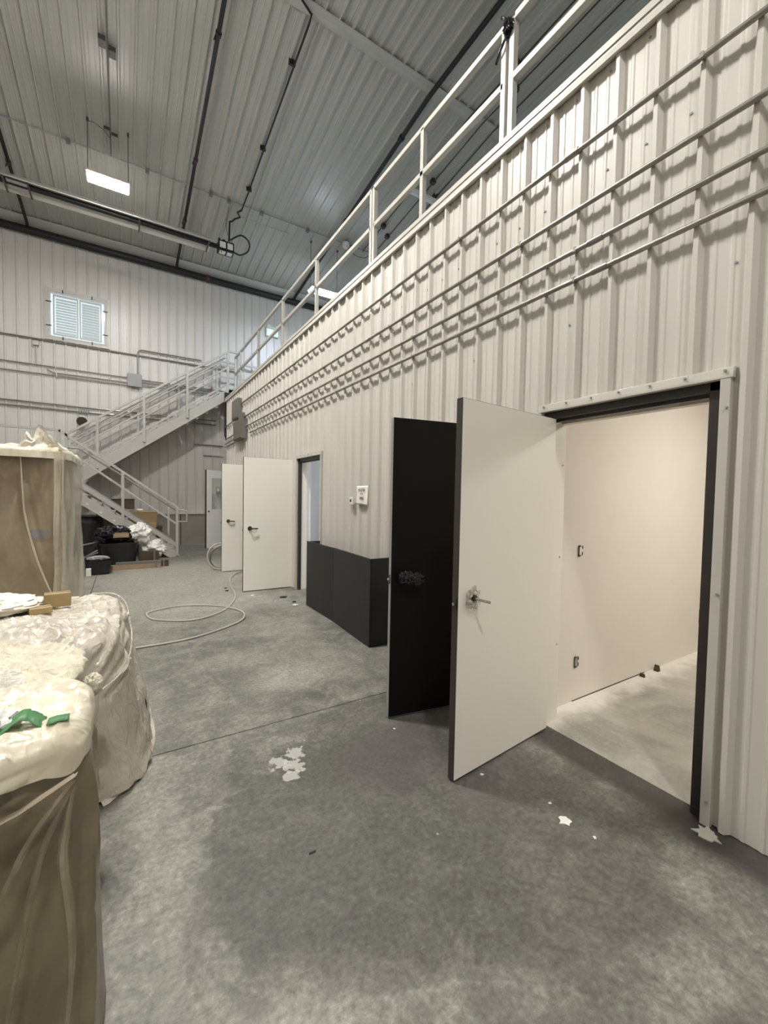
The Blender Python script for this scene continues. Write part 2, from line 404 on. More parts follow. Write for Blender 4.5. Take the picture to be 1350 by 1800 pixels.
def ranges(a, b, w):
    out = []; x = a
    while x < b-1e-6: out.append((x, min(b, x+w))); x += w
    return out

# ------------------------------------------------------------ setting: floor
WX = 2.34; YB = 13.28; XL = -8.0; XR = 9.0; YF = -6.0
fl = thing('floor', 'grey stained concrete slab floor with sawn joints', 'floor', kind='structure')
g = .004
MB().box(XL, XR, YF, YB, -.20, -.022).build('subfloor', 'rubber', fl)
for (x0, x1) in ((XL, -.44-g), (-.44+g, 2.40)):
    for (y0, y1) in ((YF, 2.68-g), (2.68+g, YB)):
        MB().box(x0, x1, y0, y1, -.02, 0).build('slab', 'slab', fl)
MB().box(2.40, XR, YF, 1.86, -.02, 0.001).build('slab', 'dusty', fl)
MB().box(2.40, XR, 1.97, YB, -.02, 0.001).build('slab', 'slab', fl)

# ------------------------------------------------------------ setting: back wall with window
wb_ = thing('wall_back', 'white ribbed steel back wall above a bare concrete curb', 'wall', kind='structure')
WIN = (-1.60, -.40, 5.30, 6.46)
Pb = lambda u, v, h: (u, YB-h, v)
ribbed_panels(wb_, ranges(-8.15+.115, XR+.05, .92), -2.40, .23, .91, 8.1, [WIN], Pb, 'siding_back', hmin=.0012)
MB().box(XL, XR, YB+.02, YB+.15, 0, .91).build('concrete_curb', 'concrete_wall', wb_)
MB().box(XL, XR, YB-.012, YB+.02, .895, .925).build('base_flashing', 'trim', wb_)
for x in (1.35, 3.3): MB().box(x, x+.02, YB+.012, YB+.03, 0, .89).build('curb_joint', 'rubber', wb_)
MB().box(XL, XR, YB+.16, YB+.3, 0, 9).build('backing', 'rubber', wb_)
# window_1
wn = thing('window_1', 'white slider window with closed blinds and film taped over it', 'window', (-1.0, YB, 5.3), kind='structure')
x0, x1, z0, z1 = WIN
fr = MB()
for (a, b, c, d) in ((x0, x1, z0, z0+.05), (x0, x1, z1-.05, z1), (x0, x0+.05, z0+.05, z1-.05), (x1-.05, x1, z0+.05, z1-.05)):
    fr.box(a, b, YB-.035, YB+.10, c, d)
fr.build('window_frame', 'frame_grey', wn, bevel=.004)
xm = (x0+x1)/2+.02
for (a, b) in ((x0+.10, xm-.01), (xm+.01, x1-.10)):
    s = MB()
    for q in ((a, b, z0+.09, z0+.125), (a, b, z1-.125, z1-.09), (a, a+.03, z0+.125, z1-.125), (b-.03, b, z0+.125, z1-.125)):
        s.box(q[0], q[1], YB+.0, YB+.05, q[2], q[3])
    so = s.build('sash', 'frame_grey', wn)
    MB().box(a+.03, b-.03, YB+.055, YB+.06, z0+.125, z1-.125).build('pane', 'glass', so)
m, nt, b_ = newmat('blind_slat'); b_.inputs['Base Color'].default_value = (.42, .47, .48, 1); b_.inputs['Roughness'].default_value = .5
b_.inputs['Emission Color'].default_value = (.55, .75, .85, 1); b_.inputs['Emission Strength'].default_value = .10; MAT['slat'] = m
m, nt, b_ = newmat('daylight_behind'); b_.inputs['Base Color'].default_value = (.8, .9, 1, 1)
b_.inputs['Emission Color'].default_value = (.72, .90, 1, 1); b_.inputs['Emission Strength'].default_value = .80; MAT['daylight'] = m
for (a, b, tilt) in ((x0+.150, xm-.055, .42), (xm+.060, x1-.150, .12)):
    n = 13; zz = z0+.145; dz = (z1-z0-.29)/n
    for k in range(n):
        z = zz+dz*(k+.5); hgt = dz*.5*(1.06-tilt*.45)
        MB().quad((a, YB+.065, z-hgt), (b, YB+.065, z-hgt), (b, YB+.09, z+hgt), (a, YB+.09, z+hgt)).build('blind_slat', 'slat', wn, fix=False)
MB().box(x0-.02, x1+.02, YB+.12, YB+.125, z0-.02, z1+.02).build('daylight_pane', 'daylight', wn)
MB().box(x0+.02, x1-.02, YB-.042, YB-.040, z0+.02, z1-.02).build('plastic_film', 'film', wn)
for (cx, cz, hz) in ((x0+.30, z1-.01, 0), (x1-.30, z1-.01, 0), (x0+.30, z0+.01, 0), (x1-.30, z0+.01, 0), (x0+.02, z1-.30, 1), (x0+.02, z0+.28, 1), (x1-.02, z1-.28, 1), (x1-.02, z0+.28, 1)):
    a, c = (.055, .012) if hz else (.012, .04)
    MB().box(cx-a, cx+a, YB-.055, YB-.043, cz-c, cz+c).build('tape_tab', 'black_frame', wn)
# casing on the siding
cs = MB()
for (a, b, c, d) in ((x0-.06, x1+.06, z0-.06, z0), (x0-.06, x1+.06, z1, z1+.05), (x0-.06, x0, z0, z1), (x1, x1+.06, z0, z1)): cs.box(a, b, YB-.034, YB-.002, c, d)
cs.build('casing', 'trim', wn, bevel=.004)

# ------------------------------------------------------------ setting: ceiling
ce = thing('ceiling', 'white ribbed steel liner ceiling sloping down to the back wall', 'ceiling', kind='structure')
ZE, SL = 7.90, .12
YR = 6.11; ZR = ZE+SL*(YB-YR)
def cz_at(y): return ZE+SL*(YB-y) if y > YR else ZR+.015*(YR-y)
def Pc(u, v, h): return (u, v, ZE+SL*(YB-v)-h)
def Pn(u, v, h): return (u, v, ZR+.015*(YR-v)-h)
for (a, b) in ranges(-8.05, XR+.1, .952):
    pr = ribbed_profile(a, b, -1.25, .238, .040, .026, .010, .004)
    for (P, v0, v1) in ((Pc, 6.15, YB), (Pn, YF, 6.05)):
        mb = MB()
        for (p, q) in zip(pr, pr[1:]): mb.quad(P(p[0], v0, p[1]), P(q[0], v0, q[1]), P(q[0], v1, q[1]), P(p[0], v1, p[1]))
        mb.build('panel', 'liner', ce, fix=False)
MB().prism([(6.02, ZR-.034), (6.03, ZR-.046), (6.12, ZR-.044), (6.215, ZR-.056), (6.22, ZR-.04), (6.12, ZR-.032)], 'x', XL, XR).build('ridge_trim', 'liner', ce)
MB().box(XL-.3, XR+.3, YF-.3, YB+.3, 8.98, 9.1).build('roof_deck', 'rubber', ce)
MB().prism([(YB-.36, ZE+.015), (YB-.035, ZE-.06), (YB-.035, ZE-.13), (YB-.05, ZE-.13), (YB-.06, ZE-.085), (YB-.37, ZE-.008)], 'x', XL, XR).build('eave_trim', 'siding_back', ce)

# other enclosing walls (behind and beside the camera)
o = MB().box(XL-.15, XL, YF, YB, 0, 9).build('wall_left', 'siding_back'); tag(o, 'plain far left wall outside the picture', 'wall', kind='structure')
o = MB().box(XL, XR, YF-.15, YF, 0, 9).build('wall_front', 'siding_back'); tag(o, 'plain wall behind the viewer', 'wall', kind='structure')
o = MB().box(XR, XR+.15, YF, YB, 0, 9).build('wall_far_right', 'siding_back'); tag(o, 'plain far wall beyond the mezzanine', 'wall', kind='structure')

# ------------------------------------------------------------ setting: right wall with door openings
WE = 11.9
wr = thing('wall_right', 'long off-white ribbed steel wall of the two-storey inner building', 'wall', kind='structure')
OPEN = [(.83, 1.79, 0, 2.085), (2.20, 3.10, 0, 2.085), (5.43, 6.36, 0, 2.09), (7.48, 8.38, 0, 2.09)]
Pr = lambda u, v, h: (WX-h, u, v)
ribbed_panels(wr, ranges(-5.895+.1037-.83*0, WE, .83), .745, .2075, .004, 3.985, OPEN, Pr, 'siding')
inner = MB()   # studwork face behind the sheet, seen only as returns
cuts = [(-6, .83), (1.79, 2.20), (3.10, 5.43), (6.36, 7.48), (8.38, WE)]
for (a, b) in cuts: inner.box(WX+.012, WX+.125, a, b, 0, 2.085)
inner.box(WX+.012, WX+.125, YF, WE, 2.085, 4.06)
inner.build('stud_core', 'drywall', wr)
MB().box(WX+.0, WX+.5, WE, WE+.03, 0, 4.0).build('end_return', 'siding', wr)
# top cap trim
MB().prism([(WX-.036, 3.972), (WX-.048, 3.975), (WX-.040, 4.015), (WX-.040, 4.082), (WX+.02, 4.086), (WX+.22, 4.10), (WX+.22, 4.06), (WX-.0, 4.04), (WX-.0, 3.99)], 'y', YF, WE+.03).build('cap_trim', 'trim', wr)
MB().box(WX-.046, WX-.040, YF, WE, 4.035, 4.05).build('cap_lip', 'trim', wr)
# mezzanine deck
o = MB().box(2.565, XR, YF, YB, 4.10, 4.33).build('mezzanine_floor', 'grey_box'); tag(o, 'mezzanine deck over the inner rooms', 'floor', kind='structure')
# screws of the siding
scr = MB()
for k in range(60):
    y = .745+.2075*(k-4)+.055
    if y > WE-.2: break
    for z in (3.94, 2.60 if k % 4 == 0 else 3.40, 1.25):
        if any(h[0]-.05 < y < h[1]+.05 and z < h[3] for h in OPEN): continue
        scr.cyl((WX-.006, y, z), (WX+.001, y, z), .006, 6)
scr.build('siding_screws', 'grey_box', wr)['kind'] = 'stuff'

# door frames (parts of the wall) + door things
def frame(y0, y1, z1, far_jamb='door_white', hinge_far=True):
    fb = MB(); fb.box(WX+.004, WX+.135, y0, y0+.052, 0, z1)
    if far_jamb == 'black_frame': fb.box(WX+.004, WX+.040, y1-.052, y1, 0, z1)
    fb.box(WX+.004, WX+.135, y0, y1, z1-.045, z1)
    f = fb.build('door_frame', 'black_frame', wr, bevel=.003)
    st = MB(); st.box(WX+.055, WX+.078, y0+.052, y0+.068, 0, z1-.045).box(WX+.055, WX+.078, y0+.052, y1-.03, z1-.062, z1-.045)
    st.build('frame_stop', 'black_frame', f)
    if far_jamb == 'black_frame': MB().box(WX+.041, WX+.135, y1-.030, y1+.02, .002, z1-.045).build('inner_jamb', 'door_white', wr, bevel=.003)
    if far_jamb != 'black_frame':
        MB().box(WX+.012, WX+.195, y1-.03, y1+.03, .002, z1-.045).build('hinge_jamb', far_jamb, wr, bevel=.003)
        MB().box(WX+.14, WX+.195, y0+.02, y1-.031, z1-.064, z1-.048).build('head_liner', 'drywall', wr)
        q = MB()
        for z in (.53, 1.13, 1.75): q.cyl((WX+.165, y1-.033, z), (WX+.165, y1-.029, z), .006, 8)
        q.build('jamb_screws', 'galv', wr)
        MB().box(WX+.02, WX+.05, y0+.052, y0+.058, .93, 1.0).build('strike_plate', 'rubber', wr)
    # siding trim (J channel) round the opening
    t = MB()
    t.prism([(WX-.036, z1-.004), (WX-.036, z1+.006), (WX-.030, z1+.045), (WX-.002, z1+.05), (WX-.002, z1-.004)], 'y', y0-.05, y1+.02)
    t.box(WX-.034, WX-.002, y0-.042, y0-.002, 0, z1+.01)
    t.box(WX-.034, WX-.002, y1+.002, y1+.03, 0, z1+.01)
    t.build('door_trim', 'trim', wr, bevel=.002)
    s = MB()
    for q in range(7): s.cyl((WX-.044, y0-.02+q*(y1-y0)/6, z1+.03), (WX-.034, y0-.02+q*(y1-y0)/6, z1+.03), .006, 6)
    for z in (.12, 1.1, 1.95): s.cyl((WX-.044, y0-.03, z), (WX-.030, y0-.03, z), .006, 6)
    s.build('trim_screws', 'galv', wr)
frame(.83, 1.79, 2.085); frame(2.20, 3.10, 2.085, 'black_frame'); frame(5.43, 6.36, 2.09, 'black_frame'); frame(7.48, 8.38, 2.09)

def swing_door(name, p_free, p_hinge, th, z0, z1, face, edge, label, handle, back=None):
    """slab between two floor points (its front face line); thickness goes to the far side"""
    a = Vector((*p_free, 0)); b = Vector((*p_hinge, 0)); d = (b-a); L = d.length; d.normalize()
    n = Vector((-d.y, d.x, 0))           # far side
    root = thing(name, label, 'door', (p_hinge[0], p_hinge[1], 0), kind='structure')
    def P(s, t, z): q = a+d*s+n*t; return (q.x, q.y, z)
    mb = MB()
    i = 0; mb.v = [P(s, t, z) for z in (z0, z1) for t in (.0015, th-.0015) for s in (.0015, L)]
    mb.f = [(0, 2, 3, 1), (4, 5, 7, 6), (0, 1, 5, 4), (2, 6, 7, 3), (0, 4, 6, 2), (1, 3, 7, 5)]
    mb.build('core', edge, root)
    for (t0, t1, mt) in ((0, .0015, face), (th-.0015, th, back or face)):
        sk = MB(); sk.v = [P(s, t, z) for z in (z0+.003, z1-.002) for t in (t0, t1) for s in (.003, L)]
        sk.f = list(mb.f); sk.build('skin', mt, root)
    # latch on the edge
    l = MB(); l.v = [P(s, t, z) for z in (.93, .99) for t in (th*.25, th*.75) for s in (-.003, .003)]; l.f = list(mb.f)
    l.build('latch_plate', 'dark_metal', root)
    q0 = P(-.013, th*.5, .96); q1 = P(0, th*.5, .96); MB().cyl(q0, q1, .009, 8).build('latch_bolt', 'chrome', root)
    return root, P, d, n, L
def lever(root, P, s, z, lab_mat='chrome', side=0, bag=False, mount='chrome', grip='dark_metal', ln=.11):
    """rose, neck and lever on the near face (side=0) of a door"""
    hx = MB().cyl(P(s, 0, z), P(s, -.012, z), .034, 24).build('door_handle', mount, root, smooth=True)
    MB().cyl(P(s, -.012, z), P(s, -.055, z), .012, 12).build('neck', grip, hx, smooth=True)
    MB().tube([P(s-.012, -.058, z), P(s+.02, -.060, z), P(s+ln*.7, -.056, z), P(s+ln, -.045, z-.004)], .010, 10).build('lever', grip, hx, smooth=True)
    return hx
r, P, d, n, L = swing_door('door_1', (1.475, 1.624), (2.352, 1.709), .044, .012, 2.036, 'door_white', 'door_edge',
    'nearest door, off-white slab standing open with dark edges and a film-wrapped handle', 0)
h1 = MB().cyl(P(.105, 0, .985), P(.105, -.006, .985), .034, 28).build('door_handle', 'galv', r, smooth=True)
MB().cyl(P(.105, -.006, .985), P(.105, -.03, .985), .016, 16).build('spindle_collar', 'dark_metal', h1, smooth=True)
MB().tube([P(.105, -.02, .985), P(.115, -.075, .98), P(.135, -.105, .975)], .008, 10).build('spindle', 'chrome', h1, smooth=True)
# crinkled protective film round the rose
mb = MB(); nr = 40
for i in range(5):
    for j in range(nr):
        th = 2*math.pi*j/nr; rr = .018+.011*i; jag = 1+.14*math.sin(th*7+i)+.10*random.uniform(-1, 1)
        q = P(.105+rr*jag*math.cos(th)*.85-.004, -.014-.010*math.sin(i*1.7)-.004*random.random(), .985+rr*jag*math.sin(th)*1.05-.006)
        mb.v.append(q)
for i in range(4):
    for j in range(nr):
        a = i*nr+j; b = i*nr+(j+1) % nr; mb.f.append((a, b, b+nr, a+nr))
mb.build('protective_film', 'wrap_clear', h1, smooth=True)
mb = MB()
for z in (.3, 1.05, 1.82): mb.cyl((2.357, 1.745, z-.05), (2.357, 1.745, z+.05), .009, 8)
mb.build('hinge', 'galv', r, smooth=True)

r2, P, d, n, L = swing_door('door_2', (1.516, 2.338), (2.37, 2.183), .040, .012, 2.047, 'door_dark', 'grey_box',
    'near-black door slab standing open, its lever bagged in dark plastic', 0)
hx = lever(r2, P, .085, .975, mount='black_plastic', grip='black_plastic')
# bag over the lever
def blob(name, c, rad, mat, parent=None, amp=.35, freq=3.0, seed=0, nu=36, nv=20, flat=None, ridge=True, smooth=True):
    c = Vector(c); mb = MB()
    for i in range(nv+1):
        ph = math.pi*i/nv
        for j in range(nu):
            th = 2*math.pi*j/nu; dd = Vector((math.sin(ph)*math.cos(th), math.sin(ph)*math.sin(th), math.cos(ph)))
            q = dd*freq+Vector((seed*3.1, seed*1.7, seed))
            v = noise.noise(q); v2 = noise.noise(q*2.3+Vector((5, 1, 2)))
            r_ = 1+amp*((1-abs(v)*2.2) if ridge else v)*.6+amp*.4*v2
            p = Vector((dd.x*rad[0], dd.y*rad[1], dd.z*rad[2]))*r_+c
            if flat is not None and p.z < flat: p.z = flat+.001*random.random()
            mb.v.append(tuple(p))
    for i in range(nv):
        for j in range(nu):
            a = i*nu+j; b = i*nu+(j+1) % nu; mb.f.append((a, b, b+nu, a+nu))
    return mb.build(name, mat, parent, smooth=smooth)
blob('handle_bag', P(.10, -.045, .975), (.05, .035, .036), 'bag_black', hx, .55, 3.2, 3)
blob('handle_bag', P(.165, -.055, .965), (.055, .03, .034), 'bag_black', hx, .55, 3.2, 5)

r3, P, d, n, L = swing_door('door_3', (1.537, 6.553), (2.425, 6.553), .044, .012, 2.085, 'door_white', 'door_edge',
    'off-white door slab standing open just beyond the black guard, lever in clear film', 0)
hx = lever(r3, P, .10, .985, mount='dark_metal', grip='dark_metal')
blob('handle_film', P(.15, -.05, .955), (.040, .008, .03), 'film', hx, .5, 3.0, 8)
r4, P, d, n, L = swing_door('door_4', (1.575, 8.44), (2.42, 8.44), .044, .012, 2.09, 'door_white', 'door_edge',
    'off-white door slab standing open farthest down the long wall', 0)
hx = lever(r4, P, .12, .985, mount='dark_metal', grip='dark_metal')
blob('handle_film', P(.18, -.05, .955), (.045, .008, .035), 'film', hx, .5, 3.0, 9)

# white door with a glass lite in the far alcove
a = Vector((1.87, 12.12, 0)); dv = Vector((.86, .51, 0)).normalized(); nv_ = Vector((-dv.y, dv.x, 0)); DL = .86
d5 = thing('door_5', 'bright white door with a glass upper panel open under the stairs', 'door', tuple(a+dv*DL), kind='structure')
def P5(s, t, z): q = a+dv*s+nv_*t; return (q.x, q.y, z)
def slab5(s0, s1, z0, z1, t0=0, t1=.044):
    mb = MB(); mb.v = [P5(s, t, z) for z in (z0, z1) for t in (t0, t1) for s in (s0, s1)]
    mb.f = [(0, 2, 3, 1), (4, 5, 7, 6), (0, 1, 5, 4), (2, 6, 7, 3), (0, 4, 6, 2), (1, 3, 7, 5)]; return mb
def cat(*ms):
    o = MB()
    for m_ in ms:
        i = len(o.v); o.v += m_.v; o.f += [tuple(i+k for k in f) for f in m_.f]
    return o
cat(slab5(0.002, DL, .012, 1.08), slab5(0.002, DL, 1.93, 2.15), slab5(0.002, .17, 1.08, 1.93), slab5(.70, DL, 1.08, 1.93)).build('leaf', 'door_bright', d5)
slab5(.17, .70, 1.08, 1.93, .018, .026).build('glass_lite', 'glass', d5)
slab5(-.006, .002, .012, 2.15, 0, .05).build('door_edge', 'door_edge', d5)
MB().cyl(P5(.075, -.004, 1.02), P5(.075, .002, 1.02), .024, 16).build('lock_bore', 'rubber', d5)

# ------------------------------------------------------------ interior of the near room and of room 3
nr_ = thing('wall_room_near', 'cream drywall partition seen through the nearest doorway', 'wall', kind='structure')
MB().box(WX+.125, 7.0, 1.86, 1.97, 0, 2.75).build('drywall_face', 'drywall', nr_)
MB().box(WX+.205, WX+.245, 1.845, 1.86, 0, 2.75).build('corner_bead', 'drywall', nr_)
for i in range(7):   # torn drywall foot
    x = 2.62+i*.33+random.uniform(-.08, .08)
MB().box(2.85, 3.9, 1.855, 1.861, .002, .006).build('foot_gap', 'rubber', nr_)
o = MB().box(WX+.125, 7.0, -1.5, -1.38, 0, 2.75).build('wall_room_side', 'drywall'); tag(o, 'drywall partition of the near room, out of view', 'wall', kind='structure')
o = MB().box(7.0, 7.12, -1.5, 12.0, 0, 4.1).build('wall_room_end', 'drywall'); tag(o, 'drywall end wall of the inner rooms', 'wall', kind='structure')
o = MB().box(WX+.125, 7.1, -1.5, 1.97, 2.75, 2.85).build('ceiling_room', 'drywall'); tag(o, 'drywall ceiling of the near room', 'ceiling', kind='structure')
for (x, z, lab) in ((2.89, 1.14, 'open switch box cut high in the cream partition'), (2.885, .30, 'open outlet box cut low in the cream partition')):
    ob = thing('outlet_box', lab, 'outlet', (x, 1.857, z), group='open electrical boxes in the near room')
    MB().box(x-.018, x+.018, 1.852, 1.858, z-.036, z+.036).build('device_strap', 'white_plastic' if z > .8 else 'grey_box', ob, bevel=.002)
    q = MB()
    for dz in (-.036, .036): q.box(x-.026, x-.004, 1.850, 1.855, z+dz-.006, z+dz+.006)
    q.box(x-.026, x-.020, 1.850, 1.855, z-.036, z+.036).box(x+.012, x+.024, 1.850, 1.855, z+.014, z+.036).box(x+.014, x+.022, 1.850, 1.855, z-.034, z-.010)
    q.build('gap', 'dark_metal', ob)
for (x, s) in ((3.78, .022), (4.02, .040)):
    o = MB().prism([(x, .0012), (x+s, .0012), (x+s*.55, s*1.4)], 'y', 1.80, 1.84).build('drywall_scrap', 'card_dark')
    tag(o, 'small dark offcut on the dusty floor by the cream partition' if s < .03 else 'larger dark offcut leaning at the foot of the cream partition', 'offcut', 'offcuts in the near room')
lt = thing('ceiling_light', 'flat panel light in the near room, out of view', 'light', (4.2, .3, 2.7))
MB().box(3.9, 4.5, 0.0, .6, 2.70, 2.74).build('housing', 'trim', lt)
MAT['room_glow'] = emis('room_glow', (1, .97, .92), 42.0)
MB().box(3.93, 4.47, .03, .57, 2.695, 2.70).build('diffuser', 'room_glow', lt)
# room 3
o = MB().box(WX+.125, 5.0, 6.62, 6.72, 0, 2.75).build('wall_room_middle', 'drywall_cool'); tag(o, 'bluish grey drywall beyond the middle doorway', 'wall', kind='structure')
MB().box(2.9, 5.0, 6.605, 6.62, 0, 1.36).build('wainscot', 'drywall_grey', o); MB().box(2.9, 5.0, 6.595, 6.62, 1.36, 1.375).build('wainscot_cap', 'trim', o)
o = MB().box(WX+.125, 5.0, 4.6, 4.7, 0, 2.75).build('wall_room_middle_side', 'drywall'); tag(o, 'side partition of the middle room, out of view', 'wall', kind='structure')
o = MB().box(5.0, 5.1, 4.6, 6.72, 0, 2.75).build('wall_room_middle_end', 'drywall_cool'); tag(o, 'end partition of the middle room', 'wall', kind='structure')
o = MB().box(WX+.125, 5.1, 4.6, 6.72, 2.75, 2.85).build('ceiling_room_middle', 'drywall'); tag(o, 'drywall ceiling of the middle room', 'ceiling', kind='structure')
o = MB().box(2.48, 2.56, 6.38, 6.60, .001, 2.74).build('trim_post', 'door_bright', bevel=.006); tag(o, 'white boxed post just inside the middle doorway', 'post', kind='structure')
lt = thing('ceiling_light', 'flat panel light in the middle room, out of view', 'light', (4.2, 5.6, 2.7))
MB().box(3.9, 4.5, 5.3, 5.9, 2.70, 2.745).build('housing', 'trim', lt)
MAT['room_glow_cool'] = emis('room_glow_cool', (.88, .94, 1), 26.0)
MB().box(3.93, 4.47, 5.33, 5.87, 2.694, 2.70).build('diffuser', 'room_glow_cool', lt)

lt = thing('ceiling_light', 'added unseen panel light under the mezzanine, brightening the white door', 'light', (3.1, 12.2, 3.9))  # invented lamp, added only to brighten the white door
MB().box(2.95, 3.25, 12.1, 12.35, 3.93, 3.97).build('housing', 'trim', lt)
MAT['alcove_fill'] = emis('alcove_fill', (.97, .98, 1), 26.0)
MB().box(2.97, 3.23, 12.12, 12.33, 3.925, 3.93).build('diffuser', 'alcove_fill', lt)
# ------------------------------------------------------------ high bay lights
def bay(x, y, z, ceil_z, mat, label, group, L=.67, W=.31):
    t = thing('high_bay_light', label, 'light', (x, y, z), group)
    MB().box(x-L/2, x+L/2, y-W/2, y+W/2, z+.012, z+.055).build('housing', 'trim', t, bevel=.006)
    for (a, b) in ((-W/2+.012, -.014), (.014, W/2-.012)):
        MB().box(x-L/2+.015, x+L/2-.015, y+a, y+b, z-.016, z+.010).build('diffuser', mat, t)
    for sx in (-1, 1):
        MB().tube([(x+sx*(L/2-.02), y, z+.05), (x+sx*(L/2-.02), y, ceil_z)], .006, 6).build('hanger', 'dark_metal', t)
        MB().box(x+sx*(L/2-.02)-.018, x+sx*(L/2-.02)+.018, y-.02, y+.02, ceil_z-.05, ceil_z).build('hanger_clip', 'dark_metal', t)
    return t
labs = ['lit rectangular high bay light hanging at upper left of the main hall', 'high bay light hanging above the viewer, out of view', 'high bay light behind the viewer, out of view',
        'high bay light at far left corner, out of view', 'high bay light left of the viewer, out of view', 'high bay light behind left of the viewer, out of view']
for (q, lb) in zip(BAYS, labs):
    t = bay(*q, cz_at(q[1])-.03, 'bay' if q == BAYS[0] else 'bay_near' if q == BAYS[1] else 'bay_rear' if q == BAYS[2] else 'bay_dim', lb, 'high bay lights of the main hall')
    if q == BAYS[0]:
        MB().tube(smooth_path([(-.57, 9.58, 8.25), (-.45, 9.60, 8.28), (-.30, 9.62, 8.22), (-.215, 9.65, 8.16), (-.2, 9.66, 8.25)], 5), .006, 6).build('power_cord', 'dark_metal', t, smooth=True)
t = bay(*MEZZ[0], cz_at(10.6)-.03, 'bay_mezz', 'lit high bay light hanging over the mezzanine behind the railing', 'high bay lights over the mezzanine', .80, .31)
t = bay(*MEZZ[1], cz_at(1.2)-.03, 'bay_mezz_far', 'high bay light over the near mezzanine, out of view', 'high bay lights over the mezzanine', .80, .31)
t = thing('strip_light', 'unlit pale strip light fixed to the ceiling over the mezzanine', 'light', (5.9, 7.9, 8.4))
zc = cz_at(7.9)-.10; MB().box(5.35, 6.65, 7.83, 7.97, zc-.10, zc-.035).build('housing', 'unlit', t, bevel=.01)
MB().box(5.40, 6.60, 7.86, 7.94, zc-.125, zc-.10).build('lens', 'unlit', t, bevel=.01)

# ------------------------------------------------------------ ceiling conduits
def run(name, pts, r, mat, label, cat_='conduit', seg=8, group=None, sm=True):
    t = thing(name, label, cat_, pts[0], group); MB().tube(pts, r, seg).build('pipe', mat, t, smooth=sm); return t
cdx = run('ceiling_conduit', [(-7.5, 10.25, cz_at(10.25)-.045), (8.4, 10.25, cz_at(10.25)-.045)], .012, 'grey_box', 'thin steel conduit crossing the ceiling behind the lit high bay light')
for x in (-.90, .42, 1.66, 2.05, 2.79, 3.95, 5.2):
    z = cz_at(10.25)-.03; MB().box(x-.035, x+.035, 10.21, 10.30, z-.06, z+.0).build('junction_box', 'enclosure', cdx)
cdx2 = run('ceiling_conduit', [(2.3, 10.62, cz_at(10.62)-.04), (3.6, 10.62, cz_at(10.62)-.04), (3.62, 10.7, cz_at(10.7)-.04)], .009, 'galv', 'short thin conduit beside the gas pipe swing joint on the ceiling')
cdy = run('ceiling_conduit', [(-.20, -3, cz_at(-3)-.04), (-.20, 6.1, cz_at(6.1)-.06), (-.21, 10.24, cz_at(10.24)-.045)], .012, 'enclosure', 'thin conduit running along the ceiling rib to the lit high bay light')
for (dx, y) in ((-.075, 8.05), (.06, 8.15)):
    z = cz_at(y)-.035; MB().box(-.20+dx-.05, -.20+dx+.045, y-.07, y+.07, z-.075, z).build('junction_box', 'door_edge', cdy)
for (dx, y) in ((-.06, 9.62), (.06, 9.70)):
    z = cz_at(y)-.035; MB().box(-.20+dx-.05, -.20+dx+.05, y-.02, y+.02, z-.035, z).build('junction_box', 'dark_metal', cdy)
# mezzanine ceiling conduits
for i, (x, lb) in enumerate(((5.55, 'left'), (5.85, 'middle'), (6.15, 'right'))):
    t = run('mezzanine_conduit', [(x, -2, cz_at(-2)-.05), (x, 6.1, cz_at(6.1)-.07), (x+.02*i, 10.3-.3*i, cz_at(10.3-.3*i)-.05)], .012, 'dark_metal', 'dark conduit on the mezzanine ceiling, %s of three' % lb, group='conduits on the mezzanine ceiling')
    for y in (5.0, 7.3, 9.2): MB().box(x-.05, x+.05, y-.05+i*.3, y+.05+i*.3, cz_at(y)-.12, cz_at(y)-.03).build('clamp', 'dark_metal', t)
t = thing('smoke_detector', 'small round detector with looped cables on the mezzanine ceiling', 'detector', (5.0, 10.2, 8.2))
z = cz_at(10.25)-.05; MB().cyl((5.0, 10.2, z-.09), (5.0, 10.2, z), .09, 20).build('base', 'unlit', t, smooth=True); MB().cyl((5.0, 10.2, z-.14), (5.0, 10.2, z-.09), .055, 20).build('sensor', 'white_plastic', t, smooth=True)
MB().tube(smooth_path([(5.0, 10.2, z-.06), (5.3, 10.3, z-.16), (5.6, 10.25, z-.18), (5.75, 10.1, z-.05)], 8), .008, 6).build('cable', 'dark_metal', t, smooth=True)

